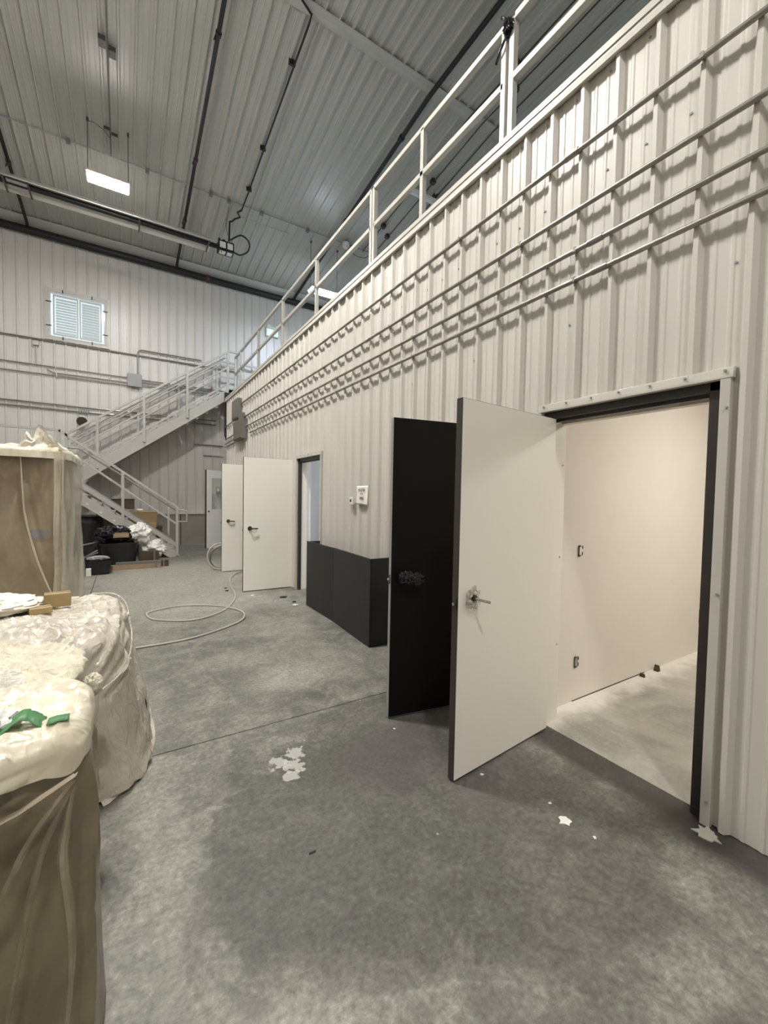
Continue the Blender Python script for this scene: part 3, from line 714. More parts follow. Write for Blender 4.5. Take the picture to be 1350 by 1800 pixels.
# ------------------------------------------------------------ sprinkler pipes
zm = 7.69
mp_ = thing('sprinkler_main', 'thick black main pipe along the top of the back wall', 'pipe', (0, YB-.12, zm))
MB().tube([(-7.9, YB-.13, zm), (8.9, YB-.13, zm)], .088, 16).build('pipe', 'black_pipe', mp_, smooth=True)
for x in (-4.6, 2.05, 6.0):
    MB().tube([(x-.04, YB-.13, zm), (x+.04, YB-.13, zm)], .100, 16).build('coupling', 'red_brown', mp_, smooth=True)
for x in (-5.2, .55, 2.95, 5.6):
    MB().tube([(x, YB-.13, zm-.07), (x, YB-.13, cz_at(YB-.13))], .008, 6).build('hanger_rod', 'galv', mp_)
def branch(x, y0, y1, r, lb):
    drop = .16
    pts = [(x, y0, cz_at(y0)-drop), (x, YR, cz_at(YR)-drop), (x, y1, cz_at(y1)-drop)]
    pts.append((x, YB-.13, zm+.02))
    t = thing('sprinkler_branch', lb, 'pipe', pts[0], 'sprinkler branch pipes under the ceiling')
    MB().tube(pts, r, 12).build('pipe', 'black_pipe', t, smooth=True)
    for y in (3.6, 7.0, 9.4, 11.2):
        z = cz_at(y)-drop
        MB().tube([(x, y-.03, z), (x, y+.03, z)], r*1.45, 12).build('coupling', 'black_pipe' if y < 9 else 'red_brown', t, smooth=True)
        MB().tube([(x-r*1.1, y+.05, z+.0), (x-r*1.1-.02, y+.05, z-.07)], .012, 8).build('sprinkler_head', 'dark_metal', t)
    for y in (2.5, 6.6, 10.0, 12.4):
        MB().tube([(x, y, cz_at(y)-drop+r), (x, y, cz_at(y)-.02)], .006, 6).build('hanger_rod', 'galv', t)
    return t
branch(1.235, -2.0, 12.9, .032, 'black sprinkler branch pipe running down the ceiling right of the lit light')
branch(-1.93, -2.0, 12.9, .032, 'black sprinkler branch pipe at the left edge of the ceiling')
branch(4.60, -2.0, 12.9, .040, 'thick black branch pipe running just above the mezzanine railing')

# gas pipe to the heater
zz = lambda y, d=.09: cz_at(y)-d
gp = thing('gas_pipe', 'thin black gas pipe jogging along the ceiling to the tube heater', 'pipe', (2.37, 6.3, 8.6), group=None)
MB().tube([(2.12, 2.0, zz(2.0)), (2.12, 5.9, zz(5.9)), (2.12, 6.0, zz(6.0)), (2.39, 6.14, zz(6.15)), (2.40, 6.26, zz(6.26)), (2.365, 9.8, zz(9.8)), (2.35, 10.35, zz(10.35))], .016, 8).build('pipe', 'black_pipe', gp, smooth=True)
for y in (6.9, 8.6, 9.7):
    MB().box(2.30, 2.41, y-.02, y+.02, zz(y)-.02, zz(y)+.07).build('pipe_clamp', 'black_pipe', gp)
MB().tube([(2.35, 10.35, zz(10.35)), (2.27, 10.42, zz(10.4)-.03), (2.36, 10.55, zz(10.5)-.03), (2.26, 10.62, zz(10.6)-.05), (2.22, 10.75, zz(10.7)-.04), (2.16, 10.75, zz(10.7)-.07)], .020, 8).build('swing_joint', 'black_pipe', gp, smooth=True)
MB().tube([(2.17, 10.78, zz(10.78)-.04), (2.16, 10.80, zz(10.78)-.50)], .020, 8).build('drop_leg', 'black_pipe', gp, smooth=True)

# ------------------------------------------------------------ radiant tube heater
HY = 11.25; HZ = cz_at(HY)-.50
th_ = thing('tube_heater', 'long overhead radiant tube heater with reflector hood and burner box', 'heater', (2.0, HY, HZ))
hood = MB()
prof = [(-.27, -.05), (-.275, -.035), (-.12, .10), (.12, .10), (.275, -.035), (.27, -.05), (.255, -.045), (.11, .088), (-.11, .088), (-.255, -.045)]
hood.prism([(HY+a, HZ+b) for a, b in prof], 'x', -7.5, 1.83); hood.build('reflector', 'alu', th_)
MB().tube([(-7.4, HY, HZ+.01), (2.0, HY, HZ+.01)], .055, 14).build('burner_tube', 'black_pipe', th_, smooth=True)
for x in (-5.2, -2.0, -1.62, .3, 1.75):
    MB().box(x-.015, x+.015, HY-.27, HY+.27, HZ-.075, HZ-.055).build('tube_bracket', 'dark_metal', th_)
for x in (-1.6, 1.6): MB().tube([(x, HY, HZ+.1), (x, HY, cz_at(HY)-.02)], .006, 6).build('hanger_chain', 'galv', th_)
MB().box(-1.97, -1.62, HY-.14, HY+.16, HZ-.028, HZ-.015).build('tube_coupler', 'galv', th_)
bx = MB().box(1.98, 2.35, HY-.12, HY+.13, HZ-.10, HZ+.14).build('burner_box', 'black_plastic', th_, bevel=.008)
MB().box(2.01, 2.15, HY-.126, HY-.12, HZ-.045, HZ+.10).build('rating_label', 'white_plastic', bx); MB().box(2.19, 2.32, HY-.126, HY-.12, HZ-.045, HZ+.10).build('rating_label', 'white_plastic', bx)
MB().box(2.02, 2.16, HY-.08, HY+.08, HZ-.104, HZ-.10).build('rating_label', 'white_plastic', bx); MB().box(2.20, 2.32, HY-.08, HY+.08, HZ-.104, HZ-.10).build('rating_label', 'white_plastic', bx)
MB().cyl((2.06, HY-.05, HZ-.125), (2.06, HY-.05, HZ-.10), .02, 12).build('sight_glass', 'chrome', bx)
MB().box(1.99, 2.03, HY-.05, HY, HZ+.14, HZ+.21).box(2.09, 2.15, HY-.05, HY+.0, HZ+.14, HZ+.20).build('pressure_switch', 'black_plastic', bx)
MB().tube(smooth_path([(2.35, HY-.03, HZ-.02), (2.50, HY-.05, HZ-.06), (2.66, HY-.2, HZ+.0), (2.66, HY-.35, HZ+.15), (2.45, HY-.42, HZ+.22), (2.20, 10.83, zz(10.78)-.44)], 8), .019, 8).build('gas_hose', 'black_plastic', th_, smooth=True)
MB().tube(smooth_path([(2.36, HY-.05, HZ+.05), (2.30, HY-.15, HZ+.12), (2.12, 10.9, HZ+.30), (2.08, 10.45, cz_at(10.45)-.05)], 8), .007, 6).build('power_cord', 'dark_metal', th_, smooth=True)

# ------------------------------------------------------------ back wall conduits
CY = YB-.045
def bconduit(pts, lb, r=.014, straps=(), mat='conduit'):
    t = thing('wall_conduit', lb, 'conduit', pts[0], 'conduits on the back wall')
    MB().tube(pts, r, 8).build('pipe', mat, t, smooth=True)
    for (x, z) in straps: MB().box(x-.012, x+.012, CY-.02, YB-.03, z-.035, z+.035).build('strap', 'galv', t)
    return t
bconduit([(-7.8, CY, 5.195), (2.9, CY, 5.20)], 'single conduit running just under the taped window', .020)
bconduit([(-7.8, CY, 4.575), (.07, CY, 4.57)], 'upper conduit of the bundle left of the grey junction box', .014, [(-1.45, 4.572)])
bconduit([(-1.62, CY, 4.50), (-1.50, CY, 4.435), (.07, CY, 4.44)], 'middle conduit of the bundle left of the grey junction box', .014, [(-1.44, 4.435)])
bconduit([(-7.8, CY, 4.36), (.07, CY, 4.365)], 'lower conduit of the bundle left of the grey junction box', .014, [(-1.43, 4.36)])
for i, z in enumerate((4.56, 4.49, 4.41)):
    bconduit([(.38, CY, z), (2.7, CY, z)], 'conduit right of the grey junction box behind the stair rail, %s' % ('top', 'middle', 'bottom')[i], .014, [(1.1+.3*i, z)])
bconduit([(-7.8, CY, 3.655), (2.3, CY, 3.66)], 'upper of the two lowest conduits crossing behind the stairs', .018)
bconduit([(-7.8, CY, 3.535), (2.3, CY, 3.54)], 'lowest conduit crossing behind the stairs, with a junction fitting', .020)
bconduit([(1.7, CY, 2.93), (2.5, CY, 2.93)], 'short conduit stub under the upper stair by the corner', .016)
bconduit([(1.95, CY, 2.62), (2.5, CY, 2.62)], 'lower conduit stub under the upper stair by the corner', .014)
cx, cz, rr = .22, 5.10, .12
pts = [(.30, CY-.02, 4.70), (.30, CY-.02, 5.23)]+arc((.42, CY-.02, 5.23), .12, math.pi, math.pi/2, 8, (1, 0, 0), (0, 0, 1))+[(1.9, CY-.02, 5.35)]
bconduit(pts, 'conduit hooping up from the grey junction box and turning right', .018, [(.9, 5.35), (1.45, 5.35)])
t = thing('junction_box', 'grey square junction box on the back wall below the window', 'electrical box', (.22, YB-.1, 4.5))
MB().box(.07, .385, YB-.14, YB-.032, 4.34, 4.68).build('cover', 'grey_box', t, bevel=.006); MB().box(.05, .40, YB-.12, YB-.031, 4.36, 4.66).build('body', 'grey_box', t)
t = thing('outlet_riser', 'small square outlet box on a short conduit left of the window', 'electrical box', (-1.82, YB-.06, 5.09))
MB().box(-1.88, -1.77, YB-.10, YB-.031, 5.03, 5.14).build('box', 'galv', t, bevel=.005); MB().tube([(-1.825, CY, 4.60), (-1.825, CY, 5.03)], .014, 8).build('pipe', 'galv', t, smooth=True)
t = thing('wall_horn', 'dark conical horn on the back wall above the stair handrail', 'horn', (-.93, YB-.1, 3.35))
MB().tube([(-.93, YB-.032, 3.30), (-.93, YB-.09, 3.30), (-.92, YB-.24, 3.27)], .05, 20, radii=[.05, .05, .115]).build('bell', 'dark_metal', t, smooth=True)
MB().box(-.98, -.88, YB-.05, YB-.031, 3.32, 3.44).build('bracket', 'white_plastic', t)
t = thing('conduit_fitting', 'dark bundled fitting on the lowest conduit above the horn', 'fitting', (-.92, CY, 3.54))
for k in range(5): MB().tube([(-1.02+.05*k, CY-.03, 3.50), (-.98+.05*k, CY-.03, 3.60)], .014, 8).build('clamp', 'grey_box', t)

# exit sign
ex = thing('exit_sign', 'green running-man exit sign with twin lamp heads on the back wall', 'sign', (3.95, YB-.1, 6.6))
MB().box(3.76, 4.14, YB-.10, YB-.031, 6.47, 6.70).build('housing', 'white_plastic', ex, bevel=.006)
MB().box(3.78, 4.12, YB-.106, YB-.10, 6.49, 6.68).build('face', 'exit_green', ex)
MB().prism([(3.84, 6.585), (3.93, 6.660), (3.93, 6.615), (4.05, 6.615), (4.05, 6.555), (3.93, 6.555), (3.93, 6.510)], 'y', YB-.110, YB-.106).build('arrow', 'exit_white', ex)
MB().box(3.76, 4.14, YB-.12, YB-.031, 6.71, 6.76).build('lamp_bar', 'white_plastic', ex)
for x in (3.83, 4.08): MB().tube([(x, YB-.11, 6.77), (x, YB-.16, 6.75)], .045, 14).build('lamp_head', 'white_plastic', ex, smooth=True)

# ------------------------------------------------------------ right wall conduits
for i, (z, ye, cp) in enumerate(((3.597, 10.30, (1.62, 6.5)), (3.250, 9.84, (4.1, 7.2)), (3.013, 9.70, (1.45, 5.8)), (2.838, 9.25, (1.42, 6.2)))):
    nm = ('topmost', 'second', 'third', 'lowest')[i]
    t = thing('wall_conduit', '%s of the four long conduits along the ribbed right wall' % nm, 'conduit', (WX-.046, 0, z), 'conduits on the right wall')
    MB().tube([(WX-.046, -3, z-.012), (WX-.046, 2.5, z-.003), (WX-.046, ye, z+.006)], .0145, 12).build('pipe', 'conduit', t, smooth=True)
    for y in cp: MB().tube([(WX-.046, y-.045, z-.004), (WX-.046, y+.045, z-.004)], .019, 12).build('coupling', 'conduit', t, smooth=True)
    for k in range(0, 6):
        y = .745+.2075*(8*k+(1, 6, 4, 4)[i])
        if .4 < y < ye-.3:
            q = MB().box(WX-.061, WX-.030, y-.008, y+.008, z-.016, z+.012); q.tube([(WX-.045, y, z-.018), (WX-.045, y, z-.036)], .006, 8); q.build('strap', 'conduit', t)

# electrical enclosures at the wall end
for (y0, y1, z0, z1, dp, lb) in ((10.05, 10.62, 3.28, 3.74, .10, 'grey enclosure high at the far end of the right wall'),
                                 (9.58, 10.35, 2.76, 3.20, .12, 'largest grey enclosure at the far end of the right wall'),
                                 (9.75, 9.98, 3.203, 3.36, .09, 'small grey box between the two enclosures')):
    t = thing('electrical_enclosure', lb, 'electrical box', (WX-.1, y0, z0), 'enclosures at the far end of the right wall')
    MB().box(WX-.03-dp, WX-.030, y0, y1, z0, z1).build('body', 'enclosure', t, bevel=.006)
    MB().box(WX-.04-dp, WX-.03-dp, y0+.02, y1-.02, z0+.02, z1-.02).build('cover', 'enclosure', t, bevel=.004)
    MB().cyl((WX-.05, y0+.06, z0-.03), (WX-.05, y0+.06, z0), .02, 10).build('hub', 'galv', t, smooth=True)
for i, z in enumerate((3.32, 2.98, 2.86, 2.78)):
    t = thing('wall_conduit', 'shaded conduit beyond the enclosures, %s of four' % ('top', 'second', 'third', 'lowest')[i], 'conduit', (WX-.05, 11, z), 'conduits beyond the enclosures')
    MB().tube([(WX-.046, 10.36+(.27 if i == 0 else 0), z), (WX-.046, 11.85, z-.02)], .0145, 8).build('pipe', 'conduit', t, smooth=True)
# black gusset at the wall end
gs = MB(); gs.prism([(2.30, 4.25), (2.47, 4.25), (2.47, 2.75), (2.42, 2.75), (2.30, 3.10)], 'y', 11.96, 12.02)
o = gs.build('steel_gusset', 'black_pipe'); tag(o, 'black steel gusset hanging under the upper stair landing', 'bracket')

# ------------------------------------------------------------ stairs
st = thing('steel_staircase', 'off-white steel switchback staircase climbing to the mezzanine', 'staircase', (1.0, 10.87, 0))
LY0, LY1, UY0, UY1 = 10.87, 11.92, 12.10, 13.10
sl = .745
lb_ = lambda x: sl*(.875-x)            # underside of lower stringer
ub_ = lambda x: 1.734+.725*(x+.874)    # underside of upper stringer
XA = -1.16                              # where both flights meet the half landing
for y in (LY0, LY1):
    MB().prism([(.875, .002), (1.09, .002), (1.09, .05), (1.02, lb_(1.02)+.225), (XA, lb_(XA)+.225), (XA, lb_(XA))], 'y', y, y+.035).build('stringer', 'rail', st, bevel=.004)
    MB().prism([(.87, .0015), (.90, .0015), (XA, lb_(XA)+.004), (XA, lb_(XA)-.018)], 'y', y-.035, y+.035).build('stringer_flange', 'rail', st)
    MB().prism([(1.045, lb_(1.045)+.335), (1.045, lb_(1.045)+.445), (XA, lb_(XA)+.455), (XA, lb_(XA)+.335)], 'y', y-.006, y+.030).build('kick_rail', 'rail', st, bevel=.004)
for y in (UY0, UY1):
    MB().prism([(2.44, 4.395), (XA, ub_(XA)+.29), (XA, ub_(XA)), (2.575, 4.234), (2.575, 4.395)], 'y', y, y+.035).build('stringer', 'rail', st, bevel=.004)
    MB().prism([(2.575, 4.24), (XA, ub_(XA)+.004), (XA, ub_(XA)-.018), (2.59, 4.222)], 'y', y-.035, y+.035).build('stringer_flange', 'rail', st)
    MB().prism([(2.38, ub_(2.38)+.37), (2.38, ub_(2.38)+.43), (XA, ub_(XA)+.43), (XA, ub_(XA)+.37)], 'y', y-.004, y+.030).build('kick_rail', 'rail', st)
k = 0
for k in range(10):
    z = .18*(k+1); x = 1.02-(k*.18/sl)-.02
    if x < XA+.1: break
    MB().box(x-.26, x+.02, LY0+.036, LY1-.001, z-.035, z).build('tread', 'rail', st)
    MB().box(x-.26, x-.22, LY0-.008, LY0+.0, z-.03, z-.005).build('tread_clip', 'door_bright', st)
for k in range(14):
    z = 1.92+.18*(k+1); x = -.80+k*.18/.725
    if z > 4.30: break
    MB().box(x, x+.28, UY0+.036, UY1-.001, z-.035, z).build('tread', 'rail', st)
MB().box(-2.6, XA, LY0, UY1+.03, 1.86, 1.92).build('landing_deck', 'rail', st)
MB().box(-2.6, XA, LY0, LY0+.04, 1.66, 1.90).build('landing_fascia', 'rail', st)
for (x, y) in ((-2.5, LY0+.1), (XA-.08, LY0+.1), (-2.5, UY1-.1), (XA-.08, UY1-.1)): MB().box(x-.04, x+.04, y-.04, y+.04, .001, 1.86).build('landing_column', 'rail', st)
MB().box(2.43, 2.565, UY0, UY1+.03, 4.29, 4.37).build('landing_deck', 'rail', st)
# lower guard rail
def sq(a, b, w=.05, h=.05, nm='rail', up=(0, 0, 1)): return MB().bar(a, b, w, h, up).build(nm, 'rail', st, bevel=.003)
rl = lambda x: 1.196+.7229*(1.031-x)-.02
yl = LY0-.025
for (x, zb) in ((1.03, .05), (-.045, lb_(-.045)+.0)): sq((x, yl, zb), (x, yl, rl(x)+.0), .055, .055, 'post')
sq((1.055, yl, rl(1.055)), (-1.15, yl, rl(-1.15)), nm='top_rail'); sq((-1.12, yl, 2.76), (-2.6, yl, 2.76), nm='top_rail')
for x in (-1.15, -1.03, -2.55): sq((x, yl, 1.9), (x, yl, 2.75), .05, .05, 'post')
sq((1.03, yl, .78), (-1.14, yl, .78+.765*2.17), .04, .045, 'mid_rail'); sq((-1.15, yl, 2.36), (-2.6, yl, 2.36), .04, .045, 'mid_rail')
hp = [(-1.03, yl+.10, 2.42), (-.86, yl+.10, 2.42), (-.79, yl+.10, 2.39), (.95, yl+.10, 1.15), (1.02, yl+.10, 1.115), (1.25, yl+.10, 1.09), (1.25, yl+.10, .83), (1.0, yl+.10, .83)]
MB().tube(hp, .021, 10).build('handrail', 'rail', st, smooth=True)
sq((.935, LY1, .05), (.935, LY1, 1.24), .05, .05, 'post')
# upper guard rails (near and wall side)
ur = lambda x: ub_(x)+1.285
for (y, near) in ((UY0-.025, 1), (UY1-.0, 0)):
    for x in (2.396, 1.39, .41, -.555):
        x2 = x if near else x-.10
        sq((x2, y, ub_(x2)+.10), (x2, y, ur(x2)), .055, .055, 'post')
    sq((2.42, y, ur(2.40)), (XA+.0, y, ur(XA)), nm='top_rail')
    sq((2.42, y, ur(2.40)-.42), (XA+.0, y, ur(XA)-.42), .04, .04, 'mid_rail')
    MB().tube([(2.35, y+.09*(1 if near else -1), ur(2.35)-.12), (XA, y+.09*(1 if near else -1), ur(XA)-.12)], .02, 10).build('handrail', 'rail', st, smooth=True)
# landing box at the top
for (y) in (UY0-.025, UY1):
    sq((2.396, y, 5.395), (2.66, y, 5.395), nm='top_rail'); sq((2.396, y, 4.95), (2.66, y, 4.95), .04, .04, 'mid_rail')
sq((2.66, UY0-.025, 4.33), (2.66, UY0-.025, 5.41), .055, .055, 'post')
sq((3.9, UY1, 4.33), (3.9, UY1, 5.41), .055, .055, 'post'); sq((2.66, UY1, 5.395), (3.9, UY1, 5.395), nm='top_rail'); sq((2.66, UY1, 4.95), (3.9, UY1, 4.95), .04, .04, 'mid_rail')

# ------------------------------------------------------------ mezzanine railing
mr = thing('mezzanine_railing', 'off-white steel guard railing along the mezzanine edge', 'railing', (2.59, 5, 4.33))
XM = 2.59; ZT = 5.245; ZM = 4.80
def mq(a, b, nm, w=.05, h=.05): return MB().bar(a, b, w, h).build(nm, 'rail_mezz', mr, bevel=.003)
secs = [(-3.0, 2.35), (2.455, 4.50), (4.565, 7.98), (8.04, 12.05)]
for (a, b) in secs:
    e = .05*(b-a > 0)
    mq((XM, a, ZT), (XM, b, ZT), 'top_rail'); mq((XM, a, ZM), (XM, b, ZM), 'mid_rail')
for y in (-2.9, -1.0, .9, 2.375, 2.455, 3.53, 4.50, 4.565, 6.30, 7.96, 9.70, 11.4, 12.03):
    mq((XM, y, 4.331), (XM, y, ZT), 'post')
bd = thing('black_strap', 'black rag strap knotted round the doubled railing post', 'strap', (XM, 2.42, 5.2))
blob('knot', (XM-.03, 2.40, 5.19), (.035, .035, .05), 'bag_black', bd, .7, 3, 4)
MB().tube(smooth_path([(XM-.03, 2.38, 5.20), (XM-.06, 2.43, 5.27), (XM-.04, 2.47, 5.32)], 6), .012, 8).build('tail', 'bag_black', bd, smooth=True)
MB().tube(smooth_path([(XM-.03, 2.41, 5.16), (XM-.05, 2.46, 5.07), (XM-.03, 2.53, 5.02)], 6), .010, 8).build('tail', 'bag_black', bd, smooth=True)

# ------------------------------------------------------------ sign, thermostat
sg = thing('paper_sign', 'white paper sign with three lines of black lettering taped to the right wall', 'sign', (WX-.04, 4.19, 1.53))
mb = MB(); nx = 10; nz = 10
for j in range(nz+1):
    for i in range(nx+1):
        u = i/nx; v = j/nz; y = 4.315-.265*u-(.03*v*0); z = 1.425+.21*v
        z -= .012*u*(1-v)
        mb.v.append((WX-.036-.012*math.sin(u*9)*(1-v)**2*.6-.006*(1-v), y, z))
for j in range(nz):
    for i in range(nx): a = j*(nx+1)+i; mb.f.append((a, a+1, a+nx+2, a+nx+1))
o = mb.build('sheet', 'paper', sg, smooth=True); md = o.modifiers.new('s', 'SOLIDIFY'); md.thickness = .0015; md.offset = 1
for (tx, z, s) in (('ROUTER', 1.585, .040), ('P 4', 1.540, .034), ('GRBG', 1.493, .040)):
    text_obj('lettering', tx, s, (WX-.0455, 4.185, z), (math.pi/2, 0, -math.pi/2), 'ink', sg)
ts = thing('thermostat', 'small white thermostat with a dark dial left of the paper sign', 'thermostat', (WX-.03, 4.415, 1.46))
MB().box(WX-.062, WX-.031, 4.375, 4.455, 1.415, 1.505).build('body', 'white_plastic', ts, bevel=.006)
MB().cyl((WX-.066, 4.42, 1.462), (WX-.061, 4.42, 1.462), .017, 16).build('dial', 'rubber', ts, smooth=True)

# ------------------------------------------------------------ black guard box
gb = thing('black_guard', 'waist-high black painted panel guard standing against the right wall', 'guard', (2.1, 4.45, 0))
def panel(p, q, th, z0, z1, nm='panel'):
    p = Vector((*p, 0)); q = Vector((*q, 0)); mb = MB(); d = (q-p).normalized(); n = Vector((-d.y, d.x, 0))*th
    mb.v = [(a.x, a.y, z) for z in (z0, z1) for a in (p, q, p+n, q+n)]
    mb.f = [(0, 1, 3, 2), (4, 6, 7, 5), (0, 4, 5, 1), (2, 3, 7, 6), (0, 2, 6, 4), (1, 5, 7, 3)]
    return mb.build(nm, 'guard_black', gb, bevel=.002)
panel((2.066, 3.563), (2.115, 4.525), -.018, .004, .893); panel((2.117, 4.531), (2.112, 5.385), -.018, .004, .890)
panel((2.086, 3.565), (2.300, 3.565), .018, .004, .893); panel((2.130, 5.368), (2.300, 5.368), .018, .004, .885)
MB().box(2.132, 2.17, 4.50, 4.55, .004, .88).build('batten', 'guard_black', gb)

# ------------------------------------------------------------ floor hose / cable
hs = [(.02, 4.60), (.111, 4.629), (.542, 4.665), (.981, 4.894), (1.214, 5.141), (1.255, 5.495), (1.032, 5.887), (.639, 6.095), (.301, 5.996), (.219, 5.839), (.308, 5.551), (.683, 5.349), (1.045, 5.569), (1.283, 6.027), (1.399, 6.462), (1.464, 7.098), (1.632, 7.817), (1.849, 8.208), (2.0, 8.33)]
zs = [.011]*len(hs); zs[13] = .014; zs[12] = .030; zs[11] = .012
hz = thing('floor_hose', 'pale hose looped across the concrete floor', 'hose', (1.0, 5.0, 0))
MB().tube(smooth_path([(x, y, .0105+(.02 if 3 < 0 else 0)) for (x, y) in hs], 10), .0105, 8).build('hose', 'hose', hz, smooth=True)
coil = thing('hose_coil', 'coiled hose standing against the farthest open door', 'hose', (1.62, 8.62, 0))
for (rr, w, mt, c, zc_) in ((.26, .014, 'hose', (1.62, 8.70), .275), (.215, .013, 'hose_dark', (1.63, 8.74), .235), (.23, .012, 'hose', (1.66, 8.78), .245)):
    pts = [(c[0]+rr*math.cos(a_*math.pi/20), c[1]+.02*math.sin(a_*math.pi/20), zc_+rr*math.sin(a_*math.pi/20)) for a_ in range(41)]
    MB().tube(pts, w, 8, cap=False).build('loop', mt, coil, smooth=True)

# ------------------------------------------------------------ wrapped pallets
def drape(name, mat, x0, x1, y0, y1, z0, h, parent=None, flare=.04, fexp=1.5, rnd=.10, n=5.0, nu=240, nv=110, amp=.02, amp_top=.015, pf=9, seed=1.0, lumps=(), hem=None, tilt=(0, 0), top_freq=4.0, folds=()):
    """sheeting over a boxy load: flared sides with pleats, rounded shoulder, crinkled top, and named folds (polyline, height, width)"""
    cx, cy = (x0+x1)/2, (y0+y1)/2; ax, ay = (x1-x0)/2, (y1-y0)/2; V = []; NR = []; mb = MB()
    for i in range(nv+1):
        t = i/nv
        if t < .60: s = t/.60; rad = 1+flare*(1-s)**fexp; z = z0+(h-rnd-z0)*s; wgt = 1.0; topw = 0; inset = 0
        elif t < .74:
            q = (t-.60)/.14; inset = rnd*(1-math.cos(q*math.pi/2)); z = h-rnd+rnd*math.sin(q*math.pi/2); rad = 1; wgt = 1-.6*q; topw = q
        else:
            q = (t-.74)/.26; inset = rnd; rad = (1-q); z = h; wgt = 0; topw = 1
        for j in range(nu):
            th = 2*math.pi*j/nu; c, s_ = math.cos(th), math.sin(th)
            ex, ey = math.copysign(abs(c)**(2/n), c), math.copysign(abs(s_)**(2/n), s_)
            x = ex*(ax-inset)*rad; y = ey*(ay-inset)*rad
            nx_, ny_ = abs(ex)**(n-1)*math.copysign(1, ex)/ax, abs(ey)**(n-1)*math.copysign(1, ey)/ay
            nv3 = Vector((nx_, ny_, 0)); nv3 = nv3.normalized() if nv3.length > 1e-9 else Vector((1, 0, 0))
            if wgt > 0:
                per = (ex*ax*pf, ey*ay*pf)
                v = noise.noise(Vector((per[0], per[1], z*1.1+seed*7)))
                v2 = noise.noise(Vector((per[0]*2.1, per[1]*2.1, z*2.5+seed*3)))
                rdg = (1-min(1, abs(v)*3.2)); dsp = amp*(rdg*1.3+v*1.2+v2*.6)*wgt
                x += nv3.x*dsp; y += nv3.y*dsp
            zz_ = z
            if topw:
                u = Vector((x*top_freq, y*top_freq, seed*5)); a1 = noise.noise(u); a2 = noise.noise(u*2.3); a3 = noise.noise(u*4.1)
                zz_ += topw*(amp_top*((1-min(1, abs(a1)*3))*1.2+a2*.9+(1-min(1, abs(a3)*4))*.5-.4))
                for (lx, ly, lr, lh) in lumps:
                    zz_ += topw*lh*math.exp(-((x+cx-lx)**2+(y+cy-ly)**2)/(lr*lr))
            zz_ += (tilt[0]*x+tilt[1]*y)*min(1, (z-z0)/max(.01, h-z0))
            if i == 0 and hem: zz_ += hem*noise.noise(Vector((ex*3, ey*3, seed)))
            V.append((cx+x, cy+y, max(zz_, .002))); up = min(1, topw); NR.append((nv3.x*(1-up), nv3.y*(1-up), up))
    if folds:
        import numpy as np
        A_ = np.array(V); Nn = np.array(NR); Nn /= np.maximum(1e-6, np.linalg.norm(Nn, axis=1))[:, None]; off = np.zeros(len(A_))
        for (pts, am, wd) in folds:
            P_ = [np.array(p) for p in smooth_path(pts, 4)]; best = np.full(len(A_), 9.0); prm = np.zeros(len(A_)); m = len(P_)-1
            for k in range(m):
                a, b = P_[k], P_[k+1]; d = b-a; L2 = max(1e-9, d@d); tt = np.clip(((A_-a)@d)/L2, 0, 1)
                ds = np.linalg.norm(A_-(a+tt[:, None]*d), axis=1); sel = ds < best; best[sel] = ds[sel]; prm[sel] = (k+tt[sel])/m
            off += am*np.exp(-best/wd)*(.35+.65*np.sin(np.pi*np.clip(prm, .02, .98)))-am*.35*np.exp(-((best-wd*2.6)/wd)**2)
        V = [tuple(q) for q in (A_+Nn*off[:, None])]
    mb.v = V
    for i in range(nv):
        for j in range(nu):
            a = i*nu+j; b = i*nu+(j+1) % nu; mb.f.append((a, b, b+nu, a+nu))
    return mb.build(name, mat, parent, smooth=True, fix=False)

def pallet(parent, x0, x1, y0, y1):
    for y in (y0+.02, (y0+y1)/2-.045, y1-.11): MB().box(x0, x1, y, y+.09, .001, .10).build('stringer_block', 'wood', parent)
    for k in range(5):
        x = x0+(x1-x0-.09)*k/4; MB().box(x, x+.09, y0, y1, .101, .120).build('deck_board', 'wood', parent)

# D: tall carton in thin sheeting
D = thing('wrapped_carton', 'tall brown carton draped in thin clear sheeting by the stairs', 'wrapped load', (-1.4, 6.3, 0), 'plastic wrapped loads on the left')
MB().box(-2.30, -.60, 5.42, 7.10, .13, 1.86).build('carton', 'card', D, bevel=.02)
MB().box(-.82, -.665, 5.412, 5.419, 1.02, 1.12).build('printed_label', 'label_purple', D)
pallet(D, -2.28, -.62, 5.45, 7.05)
drape('sheeting', 'wrap_d', -2.36, -.535, 5.34, 7.17, .01, 1.93, D, flare=.035, rnd=.05, n=9, nu=420, nv=130, amp=.018, amp_top=.03, pf=3.0, seed=2.0,
      folds=(([(-.86, 5.33, 1.82), (-.84, 5.32, 1.35), (-.72, 5.30, .85), (-.60, 5.29, .45)], .045, .018), ([(-.66, 5.33, 1.84), (-.65, 5.32, 1.4), (-.62, 5.3, .9), (-.62, 5.29, .5)], .05, .02),
             ([(-.54, 5.6, 1.84), (-.53, 5.6, 1.2), (-.51, 5.6, .5)], .04, .03), ([(-.54, 6.2, 1.84), (-.53, 6.2, 1.2), (-.51, 6.3, .5)], .04, .04)))
drape('folded_top', 'wrap_a', -2.40, -.50, 5.30, 7.2, 1.84, 1.955, D, flare=.0, rnd=.05, n=7, nu=200, nv=50, amp=.016, amp_top=.03, pf=5, seed=5.0)
